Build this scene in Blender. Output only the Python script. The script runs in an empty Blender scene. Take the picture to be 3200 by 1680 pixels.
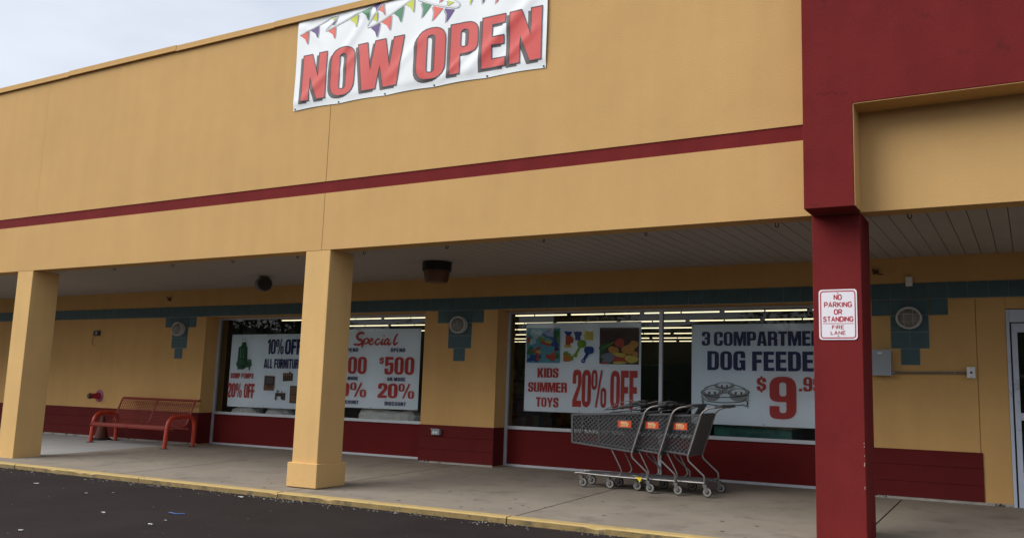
import bpy, bmesh, math, random
from mathutils import Vector, Matrix
from mathutils.geometry import tessellate_polygon
R_ = math.radians
S = bpy.context.scene
COL = S.collection
random.seed(7)

# ------------------------------------------------------------------ camera
cam = bpy.data.cameras.new('camera')
co = bpy.data.objects.new('camera', cam); COL.objects.link(co)
PITCH, YAW, ROLL = .1396, .4883, .0242
c_, s_ = math.cos(YAW), math.sin(YAW)
fwd = Vector((-s_*math.cos(PITCH), c_*math.cos(PITCH), math.sin(PITCH)))
rt = Vector((c_, s_, 0)); up = rt.cross(fwd)
R2 = math.cos(ROLL)*rt + math.sin(ROLL)*up
U2 = -math.sin(ROLL)*rt + math.cos(ROLL)*up
M = Matrix((R2, U2, -fwd)).transposed().to_4x4(); M.translation = Vector((0, 0, 1.28))
co.matrix_world = M
cam.sensor_width = 36; cam.sensor_fit = 'HORIZONTAL'
cam.lens = 36*2696.73/3200
cam.shift_x = -(1791.84-1600)/3200
cam.shift_y = (831.2-840)/3200
cam.clip_start = .05; cam.clip_end = 2000
S.camera = co

# ------------------------------------------------------------------ sky, sun, exposure
SUN_EL, SUN_AZ = 40, 228          # azimuth measured from +Y clockwise: behind the camera
W = bpy.data.worlds.new('World'); S.world = W; W.use_nodes = True
nt = W.node_tree; nt.nodes.clear()
def N(t, kind, **kw):
    n = t.nodes.new(kind)
    for k, v in kw.items(): setattr(n, k, v)
    return n
out = N(nt, 'ShaderNodeOutputWorld'); bg = N(nt, 'ShaderNodeBackground')
sky = N(nt, 'ShaderNodeTexSky', sky_type='NISHITA'); sky.sun_disc = False
sky.sun_elevation = R_(SUN_EL); sky.sun_rotation = R_(SUN_AZ); sky.dust_density = 2.0
tc = N(nt, 'ShaderNodeTexCoord'); mp = N(nt, 'ShaderNodeMapping'); mp.inputs['Scale'].default_value = (1.6, 1.6, 4.0)
nz = N(nt, 'ShaderNodeTexNoise'); nz.inputs['Scale'].default_value = 1.1; nz.inputs['Detail'].default_value = 6; nz.inputs['Roughness'].default_value = .55
rp_ = N(nt, 'ShaderNodeValToRGB'); rp_.color_ramp.elements[0].position = .34; rp_.color_ramp.elements[1].position = .62
rp_.color_ramp.elements[0].color = (.62, .62, .62, 1); rp_.color_ramp.elements[1].color = (.97, .97, .97, 1)
mx = N(nt, 'ShaderNodeMix', data_type='RGBA'); mx.inputs[7].default_value = (8.3, 8.85, 9.9, 1)
L = nt.links.new
L(tc.outputs['Generated'], mp.inputs['Vector']); L(mp.outputs['Vector'], nz.inputs['Vector']); L(nz.outputs['Fac'], rp_.inputs['Fac'])
L(rp_.outputs['Color'], mx.inputs[0]); L(sky.outputs['Color'], mx.inputs[6]); L(mx.outputs[2], bg.inputs['Color'])
bg.inputs['Strength'].default_value = .0465
L(bg.outputs['Background'], out.inputs['Surface'])
sl = bpy.data.lights.new('sun', 'SUN'); sl.energy = 1.5; sl.angle = R_(50); sl.color = (1, .96, .9)
so = bpy.data.objects.new('sun', sl); COL.objects.link(so)
to_sun = Vector((math.sin(R_(SUN_AZ))*math.cos(R_(SUN_EL)), math.cos(R_(SUN_AZ))*math.cos(R_(SUN_EL)), math.sin(R_(SUN_EL))))
so.rotation_euler = (-to_sun).to_track_quat('-Z', 'Y').to_euler(); so.location = to_sun*40
S.view_settings.view_transform = 'Standard'; S.view_settings.look = 'None'
S.view_settings.exposure = 1.13; S.view_settings.gamma = 1

# ------------------------------------------------------------------ materials
MATS = {}
def mat(name, col, rough=.7, var=.08, vscale=3.0, bump=0.0, bscale=120.0, metal=0.0, spec=.4, streak=0.0, stain=None, coat=0.0):
    """procedural surface: base colour broken up by two noises, optional vertical streaks and a fine bump"""
    if name in MATS: return MATS[name]
    m = bpy.data.materials.new(name); m.use_nodes = True; t = m.node_tree; b = t.nodes['Principled BSDF']; K = t.links.new
    b.inputs['Roughness'].default_value = rough; b.inputs['Metallic'].default_value = metal
    b.inputs['Specular IOR Level'].default_value = spec; b.inputs['Coat Weight'].default_value = coat
    g = N(t, 'ShaderNodeNewGeometry'); n1 = N(t, 'ShaderNodeTexNoise'); n1.inputs['Scale'].default_value = vscale; n1.inputs['Detail'].default_value = 8; n1.inputs['Roughness'].default_value = .65
    K(g.outputs['Position'], n1.inputs['Vector'])
    mr = N(t, 'ShaderNodeMapRange'); mr.inputs[1].default_value = .25; mr.inputs[2].default_value = .75
    mr.inputs[3].default_value = 1-var; mr.inputs[4].default_value = 1+var
    K(n1.outputs['Fac'], mr.inputs[0]); fac = mr.outputs[0]
    if streak:
        mp2 = N(t, 'ShaderNodeMapping'); mp2.inputs['Scale'].default_value = (5, 5, .35); K(g.outputs['Position'], mp2.inputs['Vector'])
        n2 = N(t, 'ShaderNodeTexNoise'); n2.inputs['Scale'].default_value = 1.0; n2.inputs['Detail'].default_value = 5; K(mp2.outputs['Vector'], n2.inputs['Vector'])
        m2 = N(t, 'ShaderNodeMapRange'); m2.inputs[1].default_value = .3; m2.inputs[2].default_value = .7; m2.inputs[3].default_value = 1-streak; m2.inputs[4].default_value = 1+streak*.4
        K(n2.outputs['Fac'], m2.inputs[0]); mu = N(t, 'ShaderNodeMath', operation='MULTIPLY'); K(fac, mu.inputs[0]); K(m2.outputs[0], mu.inputs[1]); fac = mu.outputs[0]
    vm = N(t, 'ShaderNodeVectorMath', operation='SCALE'); vm.inputs[0].default_value = col[:3]; K(fac, vm.inputs['Scale'])
    res = vm.outputs[0]
    if stain:                                   # (colour, noise scale, threshold, softness)
        sc, ss, th, sf = stain
        n3 = N(t, 'ShaderNodeTexNoise'); n3.inputs['Scale'].default_value = ss; n3.inputs['Detail'].default_value = 9; n3.inputs['Roughness'].default_value = .7; K(g.outputs['Position'], n3.inputs['Vector'])
        m3 = N(t, 'ShaderNodeMapRange'); m3.inputs[1].default_value = th; m3.inputs[2].default_value = th+sf; K(n3.outputs['Fac'], m3.inputs[0])
        mxx = N(t, 'ShaderNodeMix', data_type='RGBA'); K(m3.outputs[0], mxx.inputs[0]); K(res, mxx.inputs[6]); mxx.inputs[7].default_value = (*sc, 1); res = mxx.outputs[2]
    K(res, b.inputs['Base Color'])
    if bump:
        n4 = N(t, 'ShaderNodeTexNoise'); n4.inputs['Scale'].default_value = bscale; n4.inputs['Detail'].default_value = 4; K(g.outputs['Position'], n4.inputs['Vector'])
        bp = N(t, 'ShaderNodeBump'); bp.inputs['Strength'].default_value = bump; bp.inputs['Distance'].default_value = .01
        K(n4.outputs['Fac'], bp.inputs['Height']); K(bp.outputs['Normal'], b.inputs['Normal'])
    MATS[name] = m; return m

YEL = mat('yellow_stucco', (.585, .366, .152), .95, .05, 1.2, .4, 110, spec=.08, streak=.03)
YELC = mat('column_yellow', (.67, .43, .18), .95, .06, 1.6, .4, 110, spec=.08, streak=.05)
YELW = mat('yellow_wall_paint', (.58, .35, .135), .92, .06, 2.0, .3, 110, spec=.1, streak=.05)
RED = mat('red_stucco', (.165, .019, .019), .9, .12, 2.5, .4, 110, spec=.12, streak=.06, stain=((.10, .018, .016), 3.0, .60, .10))
REDW = mat('red_wall_paint', (.112, .0118, .0118), .85, .12, 3.0, .3, 110, spec=.15)
REDP = mat('red_panel', (.13, .0125, .0125), .8, .06, 4.0, .1, 60, spec=.1)
TEAL = mat('teal_glazed_tile', (.060, .108, .117), .5, .14, 5.0, .05, 40, spec=.25)
GROUT = mat('grout', (.25, .31, .31), .9)
SOFF = mat('soffit_panel', (.40, .375, .345), .6, .05, 2.0)
SOFFG = mat('soffit_groove', (.16, .15, .14), .9)
CONC = mat('sidewalk_concrete', (.262, .226, .182), .9, .14, 1.3, .3, 90, spec=.25, stain=((.19, .16, .13), 2.2, .52, .16))
CONC2 = mat('newer_concrete', (.36, .36, .355), .9, .07, 2.0, .3, 90, spec=.25)
JOINT = mat('joint_filler', (.06, .05, .045), .95)
FOOT = mat('bare_footing', (.34, .31, .27), .95, .25, 14, .4, 60, stain=((.05, .04, .035), 7.0, .56, .04))
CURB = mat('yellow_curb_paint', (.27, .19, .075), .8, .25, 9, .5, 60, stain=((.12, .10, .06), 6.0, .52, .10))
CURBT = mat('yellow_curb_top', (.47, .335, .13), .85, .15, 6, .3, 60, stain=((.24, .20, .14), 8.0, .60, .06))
ALU = mat('aluminium', (.52, .54, .57), .45, .06, 8, metal=.35)
DOORP = mat('door_paint', (.48, .53, .62), .5, .06, 5, stain=((.30, .33, .38), 3.0, .60, .08))
BLK = mat('black_rubber', (.012, .012, .013), .6)
DARK = mat('dark_metal', (.03, .027, .025), .55)
STEEL = mat('worn_chrome', (.24, .23, .22), .42, .2, 25, metal=.8)
PLAST = mat('grey_cart_plastic', (.095, .095, .10), .5, .15, 12)
GALV = mat('galvanised_box', (.30, .33, .35), .5, .06, 9, metal=.2)
WHITEP = mat('white_plastic', (.70, .70, .68), .5)
POSTW = mat('poster_white', (.87, .92, .95), .5, .03, 3)
PAPER = mat('vinyl_white', (.80, .84, .86), .5, .03, 3)
BENCH = mat('orange_red_coating', (.50, .046, .015), .42, .10, 8, spec=.5)
BENCHD = mat('faded_red_mesh', (.21, .023, .013), .6, .16, 8, spec=.25)
ORANGE = mat('shaded_cone_orange', (.10, .026, .016), .7, .2, 8)  # cone orange darkened: the shade it stands in is put into the colour
FDCR = mat('red_enamel', (.30, .015, .03), .35, .15, 9)
PINK = mat('faded_red_plate', (.30, .07, .13), .5, .35, 14)
BRASS = mat('tarnished_brass', (.10, .07, .045), .5, metal=.6)
INKR = mat('red_ink', (.52, .035, .028), .5, .03, 3)
INKB = mat('navy_ink', (.018, .015, .10), .5, .03, 3)
SIGNW = mat('sign_white', (.78, .76, .80), .4, .03)
SIGNR = mat('sign_red', (.42, .03, .05), .45)
GLENS = mat('dusty_glass_lens', (.17, .155, .13), .35, .15, 12)
RING = mat('cast_grey_ring', (.46, .45, .42), .5, .1, 12)
AMB = mat('amber_lens', (.11, .048, .02), .45, .15, 10)
RUST = mat('rusty_iron', (.10, .045, .025), .85)
STK = mat('orange_sticker', (.78, .085, .012), .5)
CREAM = mat('cream_ink', (.85, .66, .36), .5)
TIRE = mat('grey_tyre', (.25, .24, .22), .6, .1, 20)
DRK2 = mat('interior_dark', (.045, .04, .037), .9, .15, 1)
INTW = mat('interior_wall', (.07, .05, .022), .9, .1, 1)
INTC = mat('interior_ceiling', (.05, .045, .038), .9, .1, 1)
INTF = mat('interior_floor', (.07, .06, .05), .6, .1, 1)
YTAG = mat('yellow_tag', (.8, .6, .02), .5)

def asphalt():
    m = mat('asphalt', (.026, .0205, .020), .95, .25, 1.1, .7, 90, spec=.12, stain=((.06, .052, .048), 45.0, .62, .06)); return m
ASPH = asphalt()

def emis(name, col, st):
    m = bpy.data.materials.new(name); m.use_nodes = True; t = m.node_tree; t.nodes.clear()
    o = N(t, 'ShaderNodeOutputMaterial'); e = N(t, 'ShaderNodeEmission'); e.inputs['Color'].default_value = (*col, 1); e.inputs['Strength'].default_value = st
    t.links.new(e.outputs[0], o.inputs[0]); return m
TUBE = emis('lit_tube', (1, .84, .52), .75)

def glass():
    m = bpy.data.materials.new('window_glass'); m.use_nodes = True; t = m.node_tree; t.nodes.clear(); K = t.links.new
    o = N(t, 'ShaderNodeOutputMaterial'); tr = N(t, 'ShaderNodeBsdfTransparent'); tr.inputs[0].default_value = (.95, .985, .99, 1)
    gl = N(t, 'ShaderNodeBsdfGlossy'); gl.inputs['Roughness'].default_value = 0.0; gl.inputs['Color'].default_value = (.95, .98, 1, 1)
    fr = N(t, 'ShaderNodeFresnel'); fr.inputs['IOR'].default_value = 1.5
    mu = N(t, 'ShaderNodeMath', operation='MULTIPLY'); mu.inputs[1].default_value = .95; mu.use_clamp = True
    g = N(t, 'ShaderNodeNewGeometry'); n = N(t, 'ShaderNodeTexNoise'); n.inputs['Scale'].default_value = .9; n.inputs['Detail'].default_value = 2
    bp = N(t, 'ShaderNodeBump'); bp.inputs['Strength'].default_value = .06; bp.inputs['Distance'].default_value = .02
    K(g.outputs['Position'], n.inputs['Vector']); K(n.outputs['Fac'], bp.inputs['Height']); K(bp.outputs['Normal'], gl.inputs['Normal'])
    ms = N(t, 'ShaderNodeMixShader'); K(fr.outputs[0], mu.inputs[0]); K(mu.outputs[0], ms.inputs[0]); K(tr.outputs[0], ms.inputs[1]); K(gl.outputs[0], ms.inputs[2]); K(ms.outputs[0], o.inputs[0])
    return m
GLASS = glass()

# ------------------------------------------------------------------ mesh helpers
class MB:
    def __init__(s): s.v = []; s.f = []; s.mi = []; s.m = []
    def slot(s, m):
        if m not in s.m: s.m.append(m)
        return s.m.index(m)
    def add(s, vs, fs, m):
        o = len(s.v); i = s.slot(m); s.v += [tuple(p) for p in vs]
        for f in fs: s.f.append(tuple(o+k for k in f)); s.mi.append(i)
        return s
    def hexa(s, p, m):           # 8 corners: bottom ring then top ring (ccw from above)
        return s.add(p, [(3, 2, 1, 0), (4, 5, 6, 7), (0, 1, 5, 4), (1, 2, 6, 5), (2, 3, 7, 6), (3, 0, 4, 7)], m)
    def box(s, x0, x1, y0, y1, z0, z1, m):
        return s.hexa([(x0, y0, z0), (x1, y0, z0), (x1, y1, z0), (x0, y1, z0), (x0, y0, z1), (x1, y0, z1), (x1, y1, z1), (x0, y1, z1)], m)
    def bar(s, a, b, w, h, m, upv=(0, 0, 1)):
        a, b = Vector(a), Vector(b); d = (b-a).normalized(); u = Vector(upv)
        if abs(d.dot(u)) > .98: u = Vector((1, 0, 0))
        x = d.cross(u).normalized()*w/2; y = x.cross(d).normalized()*h/2
        return s.hexa([a-x-y, a+x-y, b+x-y, b-x-y, a-x+y, a+x+y, b+x+y, b-x+y], m)
    def tube(s, pts, r, m, n=8, cap=True, closed=False):
        P = [Vector(p) for p in pts]; k = len(P); rings = []; prev = None
        rr = r if isinstance(r, (list, tuple)) else [r]*k
        for i in range(k):
            if closed: d = P[(i+1) % k]-P[i-1]
            else: d = P[min(i+1, k-1)]-P[max(i-1, 0)]
            d.normalize()
            if prev is None:
                a = Vector((0, 0, 1)) if abs(d.z) < .9 else Vector((1, 0, 0)); x = d.cross(a).normalized()
            else: x = (prev-d*prev.dot(d)).normalized()
            prev = x; y = d.cross(x)
            rings.append([P[i]+rr[i]*(math.cos(2*math.pi*j/n)*x+math.sin(2*math.pi*j/n)*y) for j in range(n)])
        vs = [p for q in rings for p in q]; fs = []
        for i in range(k if closed else k-1):
            i2 = (i+1) % k
            for j in range(n): fs.append((i*n+j, i2*n+j, i2*n+(j+1) % n, i*n+(j+1) % n))
        if cap and not closed: fs += [tuple(range(n)), tuple((k-1)*n+j for j in reversed(range(n)))]
        return s.add(vs, fs, m)
    def lathe(s, prof, o, ax, m, n=24, sx=1.0):      # prof: (radius, height along ax)
        ax = Vector(ax).normalized(); a = Vector((0, 0, 1)) if abs(ax.z) < .9 else Vector((1, 0, 0))
        x = ax.cross(a).normalized(); y = x.cross(ax).normalized(); o = Vector(o)
        vs = [o+ax*h+r*(math.cos(2*math.pi*j/n)*x*sx+math.sin(2*math.pi*j/n)*y) for r, h in prof for j in range(n)]
        fs = []
        for i in range(len(prof)-1):
            for j in range(n): fs.append((i*n+j, i*n+(j+1) % n, (i+1)*n+(j+1) % n, (i+1)*n+j))
        fs += [tuple(reversed(range(n))), tuple((len(prof)-1)*n+j for j in range(n))]
        return s.add(vs, fs, m)
    def shape(s, loops, fn, m):   # flat shape with holes, 2-D points through fn
        vl = [[Vector((p[0], p[1], 0)) for p in lp] for lp in loops]
        tri = tessellate_polygon(vl); flat = [p for lp in loops for p in lp]
        fs = []
        for t in tri:
            a, b, c = (flat[i] for i in t)
            ar = (b[0]-a[0])*(c[1]-a[1])-(b[1]-a[1])*(c[0]-a[0])
            if abs(ar) < 1e-12: continue
            fs.append(tuple(t) if ar > 0 else (t[0], t[2], t[1]))
        return s.add([fn(*p) for p in flat], fs, m)
    def obj(s, name, parent=None, smooth=False, bevel=0.0):
        me = bpy.data.meshes.new(name); me.from_pydata([tuple(p) for p in s.v], [], s.f)
        for m in s.m: me.materials.append(m)
        me.polygons.foreach_set('material_index', s.mi)
        if smooth: me.polygons.foreach_set('use_smooth', [True]*len(me.polygons))
        me.update()
        o = bpy.data.objects.new(name, me); COL.objects.link(o)
        if parent is not None: o.parent = parent; o.matrix_parent_inverse = parent.matrix_world.inverted() if parent.parent is None else Matrix()
        if bevel:
            b = o.modifiers.new('edge', 'BEVEL'); b.width = bevel; b.segments = 2; b.limit_method = 'ANGLE'
        if smooth:
            try: me.set_sharp_from_angle(angle=R_(40))
            except Exception: pass
        return o
def tag(o, label=None, cat=None, group=None, kind=None):
    if label: o['label'] = label
    if cat: o['category'] = cat
    if group: o['group'] = group
    if kind: o['kind'] = kind
    return o
def thing(name, label, cat, loc=(0, 0, 0), group=None):
    o = bpy.data.objects.new(name, None); COL.objects.link(o); o.location = loc; o.empty_display_size = .1
    bpy.context.view_layer.update()
    return tag(o, label, cat, group)
def copy_tree(o, parent=None):
    c = o.copy(); COL.objects.link(c)
    if parent is not None: c.parent = parent
    for ch in list(o.children): copy_tree(ch, c)
    return c
def arc(cx, cy, r, a0, a1, n=6): return [(cx+r*math.cos(R_(a0+(a1-a0)*i/n)), cy+r*math.sin(R_(a0+(a1-a0)*i/n))) for i in range(n+1)]
def smoothpath(P, n=6):
    P = [Vector(p) for p in P]; o = []
    for i in range(len(P)-1):
        p0, p1, p2, p3 = P[max(i-1, 0)], P[i], P[i+1], P[min(i+2, len(P)-1)]
        for k in range(n):
            t = k/n; o.append(.5*((2*p1)+(p2-p0)*t+(2*p0-5*p1+4*p2-p3)*t*t+(3*p1-p0-3*p2+p3)*t**3))
    return o+[P[-1]]
def fillet(pts, n=5):            # [(x,y,r)] -> polygon with rounded corners
    o = []; k = len(pts)
    for i, p in enumerate(pts):
        r = p[2] if len(p) > 2 else 0; b = Vector(p[:2])
        if not r: o.append(tuple(b)); continue
        a, c = Vector(pts[i-1][:2]), Vector(pts[(i+1) % k][:2]); u, v = (a-b), (c-b); lu, lv = u.length, v.length
        u.normalize(); v.normalize(); d = min(r, lu*.5, lv*.5)
        for j in range(n+1):
            t = j/n; q = b+u*d*(1-t)**2+v*d*t*t     # quadratic corner
            o.append((q.x, q.y))
    return o
def rr(x0, y0, x1, y1, r): return fillet([(x0, y0, r), (x1, y0, r), (x1, y1, r), (x0, y1, r)])

# ------------------------------------------------------------------ heavy condensed lettering (unit height)
h_ = lambda x0=.2, x1=.34, y0=.14, y1=.86: rr(x0, y0, x1, y1, .07)
GL = {
 'O': (.54, [[rr(0, 0, .54, 1, .27), h_()]]), '0': (.54, [[rr(0, 0, .54, 1, .27), h_()]]),
 'N': (.56, [[[(0, 0), (.19, 0), (.19, .5), (.36, 0), (.56, 0), (.56, 1), (.37, 1), (.37, .5), (.21, 1), (0, 1)]]]),
 'W': (.88, [[[(0, 1), (.11, 0), (.37, 0), (.44, .46), (.51, 0), (.77, 0), (.88, 1), (.69, 1), (.62, .42), (.54, 1), (.34, 1), (.26, .42), (.19, 1)]]]),
 'P': (.53, [[fillet([(0, 0), (.2, 0), (.2, .38), (.53, .38, .24), (.53, 1, .24), (0, 1)]), h_(y0=.52)]]),
 'E': (.46, [[[(0, 0), (.46, 0), (.46, .17), (.2, .17), (.2, .43), (.43, .43), (.43, .59), (.2, .59), (.2, .83), (.45, .83), (.45, 1), (0, 1)]]]),
 'F': (.44, [[[(0, 0), (.2, 0), (.2, .41), (.41, .41), (.41, .58), (.2, .58), (.2, .82), (.44, .82), (.44, 1), (0, 1)]]]),
 'L': (.42, [[[(0, 0), (.42, 0), (.42, .17), (.2, .17), (.2, 1), (0, 1)]]]),
 'T': (.5, [[[(.15, 0), (.35, 0), (.35, .82), (.5, .82), (.5, 1), (0, 1), (0, .82), (.15, .82)]]]),
 'I': (.2, [[[(0, 0), (.2, 0), (.2, 1), (0, 1)]]]),
 'U': (.54, [[fillet([(0, 1), (0, 0, .25), (.54, 0, .25), (.54, 1), (.34, 1), (.34, .14, .07), (.2, .14, .07), (.2, 1)])]]),
 'A': (.58, [[[(0, 0), (.2, 0), (.22, .17), (.36, .17), (.38, 0), (.58, 0), (.43, 1), (.15, 1)], [(.24, .32), (.34, .32), (.29, .76)]]]),
 'R': (.54, [[fillet([(0, 0), (.2, 0), (.2, .42), (.34, .42, .08), (.34, 0), (.54, 0), (.54, .5, .12), (.46, .53, .02), (.54, .57, .06), (.54, 1, .22), (0, 1)]), h_(y0=.57)]]),
 'S': (.52, [[fillet([(.52, .66), (.52, 1, .25), (0, 1, .25), (0, .5, .16), (.32, .36, .06), (.32, .14, .06), (.2, .14, .06), (.2, .34), (0, .34), (0, 0, .25), (.52, 0, .25), (.52, .52, .16), (.2, .64, .06), (.2, .86, .06), (.32, .86, .06), (.32, .66)])]]),
 'D': (.54, [[fillet([(0, 0), (.54, 0, .24), (.54, 1, .24), (0, 1)]), h_()]]),
 'C': (.54, [[fillet([(.54, .62), (.54, 1, .26), (0, 1, .26), (0, 0, .26), (.54, 0, .26), (.54, .38), (.34, .38), (.34, .14, .07), (.2, .14, .07), (.2, .86, .07), (.34, .86, .07), (.34, .62)])]]),
 'G': (.54, [[fillet([(.54, .64), (.54, 1, .26), (0, 1, .26), (0, 0, .26), (.38, 0, .1), (.42, .08), (.44, 0), (.54, 0), (.54, .53), (.28, .53), (.28, .39), (.34, .39), (.34, .14, .06), (.2, .14, .06), (.2, .86, .07), (.34, .86, .07), (.34, .64)])]]),
 'M': (.74, [[[(0, 0), (.18, 0), (.18, .6), (.29, 0), (.45, 0), (.56, .6), (.56, 0), (.74, 0), (.74, 1), (.48, 1), (.37, .47), (.26, 1), (0, 1)]]]),
 'K': (.57, [[[(0, 0), (.2, 0), (.2, .42), (.35, 0), (.57, 0), (.41, .54), (.55, 1), (.35, 1), (.2, .62), (.2, 1), (0, 1)]]]),
 'Y': (.58, [[[(.19, 0), (.39, 0), (.39, .4), (.58, 1), (.39, 1), (.29, .62), (.19, 1), (0, 1), (.19, .4)]]]),
 'B': (.54, [[fillet([(0, 0), (.54, 0, .22), (.54, .5, .12), (.47, .52, .02), (.53, .55, .1), (.53, 1, .22), (0, 1)]), h_(y0=.14, y1=.43), h_(y0=.6)]]),
 '1': (.34, [[[(.14, 0), (.34, 0), (.34, 1), (.19, 1), (0, .86), (0, .72), (.14, .74)]]]),
 '2': (.52, [[fillet([(0, 0), (.52, 0), (.52, .17), (.24, .17), (.52, .6, .12), (.52, 1, .25), (0, 1, .25), (0, .62), (.2, .62), (.2, .86, .06), (.32, .86, .06), (.32, .6, .06), (0, .18, .03)])]]),
 '3': (.52, [[fillet([(0, .68), (0, 1, .25), (.52, 1, .25), (.52, .53, .1), (.45, .505, .02), (.52, .48, .1), (.52, 0, .25), (0, 0, .25), (0, .34), (.2, .34), (.2, .14, .06), (.32, .14, .06), (.32, .45, .05), (.17, .45), (.17, .58), (.32, .58, .05), (.32, .86, .06), (.2, .86, .06), (.2, .68)])]]),
 '5': (.52, [[fillet([(.02, 1), (.5, 1), (.5, .84), (.2, .84), (.2, .66), (.52, .7, .22), (.52, 0, .25), (0, 0, .25), (0, .34), (.2, .34), (.2, .14, .06), (.32, .14, .06), (.32, .55, .05), (.2, .55, .05), (.2, .48), (.02, .48)])]]),
 '9': (.54, [[fillet([(.54, 1, .26), (0, 1, .26), (0, .4, .24), (.34, .4, .02), (.34, .14, .07), (.2, .14, .07), (.2, .3), (0, .3), (0, 0, .26), (.54, 0, .26)]), h_(y0=.53)]]),
 '.': (.2, [[[(0, 0), (.19, 0), (.19, .19), (0, .19)]]]),
 '!': (.2, [[[(.03, .27), (.17, .27), (.2, 1), (0, 1)], ], [[(.02, 0), (.18, 0), (.18, .18), (.02, .18)]]]),
 '%': (.86, [[rr(0, .47, .33, 1, .16), rr(.115, .56, .215, .91, .05)], [[(.22, 0), (.32, 0), (.64, 1), (.54, 1)]], [rr(.53, 0, .86, .53, .16), rr(.645, .09, .745, .44, .05)]]),
}
_s = GL['S'][1][0][0]
GL['$'] = (.52, [[[(x, .1+.8*y) for x, y in _s]], [[(.2, .9), (.32, .9), (.32, 1), (.2, 1)]], [[(.2, 0), (.32, 0), (.32, .1), (.2, .1)]]])
def text_w(t, gap=.05, sp=.2): return sum((sp if c == ' ' else GL[c][0])+gap for c in t)-gap
def text(mb, t, x0, x1, z0, z1, y, m, gap=.05, sp=.2, fn=None):
    k = (x1-x0)/text_w(t, gap, sp); h = z1-z0; x = x0
    for c in t:
        if c == ' ': x += (sp+gap)*k; continue
        w, shs = GL[c]
        for loops in shs:
            lp = [[(x+px*k, z0+pz*h) for px, pz in q] for q in loops]
            mb.shape(lp, fn or (lambda a, b: (a, y, b)), m)
        x += (w+gap)*k

# ------------------------------------------------------------------ ground
YF, YB, YW, ZC, ZF = 7.962, 11.106, 11.42, 2.954, 2.908
SY = .0231
gz = lambda y: SY*(y-YF)
g = MB(); g.add([(-300, -300, -.072), (300, -300, -.072), (300, 300, -.072), (-300, 300, -.072)], [(0, 1, 2, 3)], ASPH)
tag(g.obj('asphalt_lot'), kind='structure')
sw = MB(); YK0, YK1 = 7.52, 7.625
JX = [-26, -20.35, -17.15, -13.99, -10.9, -7.81, -4.65, -1.42, 1.75, 6]
for i in range(len(JX)-1):
    a, b = JX[i]+.010, JX[i+1]-.010
    def slab(y0, y1, m, a=a, b=b, dz=0): sw.hexa([(a, y0, -.2), (b, y0, -.2), (b, y1, -.2), (a, y1, -.2), (a, y0, gz(y0)+dz), (b, y0, gz(y0)+dz), (b, y1, gz(y1)+dz), (a, y1, gz(y1)+dz)], m)
    if b < -13.9: slab(YK1+.003, 8.43, CONC); slab(8.436, 11.5, CONC2, dz=-.003)
    else: slab(YK1+.003, 11.5, CONC)
sw.hexa([(-26, YK1, -.21), (6, YK1, -.21), (6, 11.5, -.21), (-26, 11.5, -.21), (-26, YK1, gz(YK1)-.018), (6, YK1, gz(YK1)-.018), (6, 11.5, gz(11.5)-.018), (-26, 11.5, gz(11.5)-.018)], JOINT)
tag(sw.obj('sidewalk'), kind='structure')
cb = MB(); CX = [-26, -19.2, -16.1, -13.05, -10.3, -7.83, -4.68, -1.5, 1.7, 6]; rc = random.Random(3)
for i in range(len(CX)-1):
    a, b = CX[i]+(.022 if abs(CX[i]+7.83) < .01 else .009), CX[i+1]-.009; n = int((b-a)/.12); prof = []
    for k in range(n+1):
        x = a+(b-a)*k/n; e = rc.uniform(-.004, .004); z = gz(YK1)+.004
        chip = rc.random() < .07
        prof.append([(x, YK0+.006+e, -.12), (x, YK0+e+(.012 if chip else 0), z-.016-(.02 if chip else 0)), (x, YK0+.014+e+(.014 if chip else 0), z-.003), (x, YK1, z), (x, YK1, -.12)])
    vs = [p for q in prof for p in q]
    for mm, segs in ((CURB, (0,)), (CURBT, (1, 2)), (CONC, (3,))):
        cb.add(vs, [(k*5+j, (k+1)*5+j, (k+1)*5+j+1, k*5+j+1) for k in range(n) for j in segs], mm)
    cb.add(prof[0], [(0, 1, 2, 3, 4)], CURB); cb.add(prof[-1], [(4, 3, 2, 1, 0)], CURB)
tag(cb.obj('curb'), kind='structure')

# ------------------------------------------------------------------ store building
B = thing('store_building', 'yellow stucco store front with red trim, canopy on square columns and wide shop windows', 'building', (-6, 9, 0))
XL, XR = -26.0, 6.0
def part(mb, name, bevel=0, smooth=False, par=None): return mb.obj(name, par or B, smooth, bevel)
# facade
f = MB()
for a, b in ((XL, -14.0015), (-14.0, -7.814), (-7.806, XR)): f.box(a, b, YF, 8.19, 3.789, 6.05, YEL)
f.box(XL, XR, YF+.012, 8.185, 3.70, 3.80, YEL)
for a, b in ((XL, -7.8135), (-7.8065, -1.70)): f.box(a, b, YF, 8.19, ZF, 3.636, YEL)
f.box(-1.699, XR, YF, 8.19, ZF, 3.7885, YEL)
f.box(XL, XR, YF+.02, 8.18, 3.60, 6.04, YEL)
part(f, 'facade_wall', .0015)
f = MB(); f.box(XL, -1.745, YF+.010, YF+.06, 3.630, 3.795, RED); part(f, 'trim_band')
f = MB()
seams = [-26, -19.5, -16.45, -13.46, -10.9, -8.9, -5.9, -2.9, .1, 3.1, 6]
for i in range(len(seams)-1):
    dz = [0, .006, 0, .008, 0, .005, 0, .004, 0, .004][i]
    a, b = seams[i]+.002, seams[i+1]-.002
    f.box(a, b, YF-.03-dz*.5, 8.24, 6.022+dz, 6.106+dz, YEL)
    f.box(a, b, YF-.042-dz*.5, YF-.031-dz*.5, 6.014+dz, 6.030+dz, YEL)
part(f, 'parapet_cap', .003)
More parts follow.
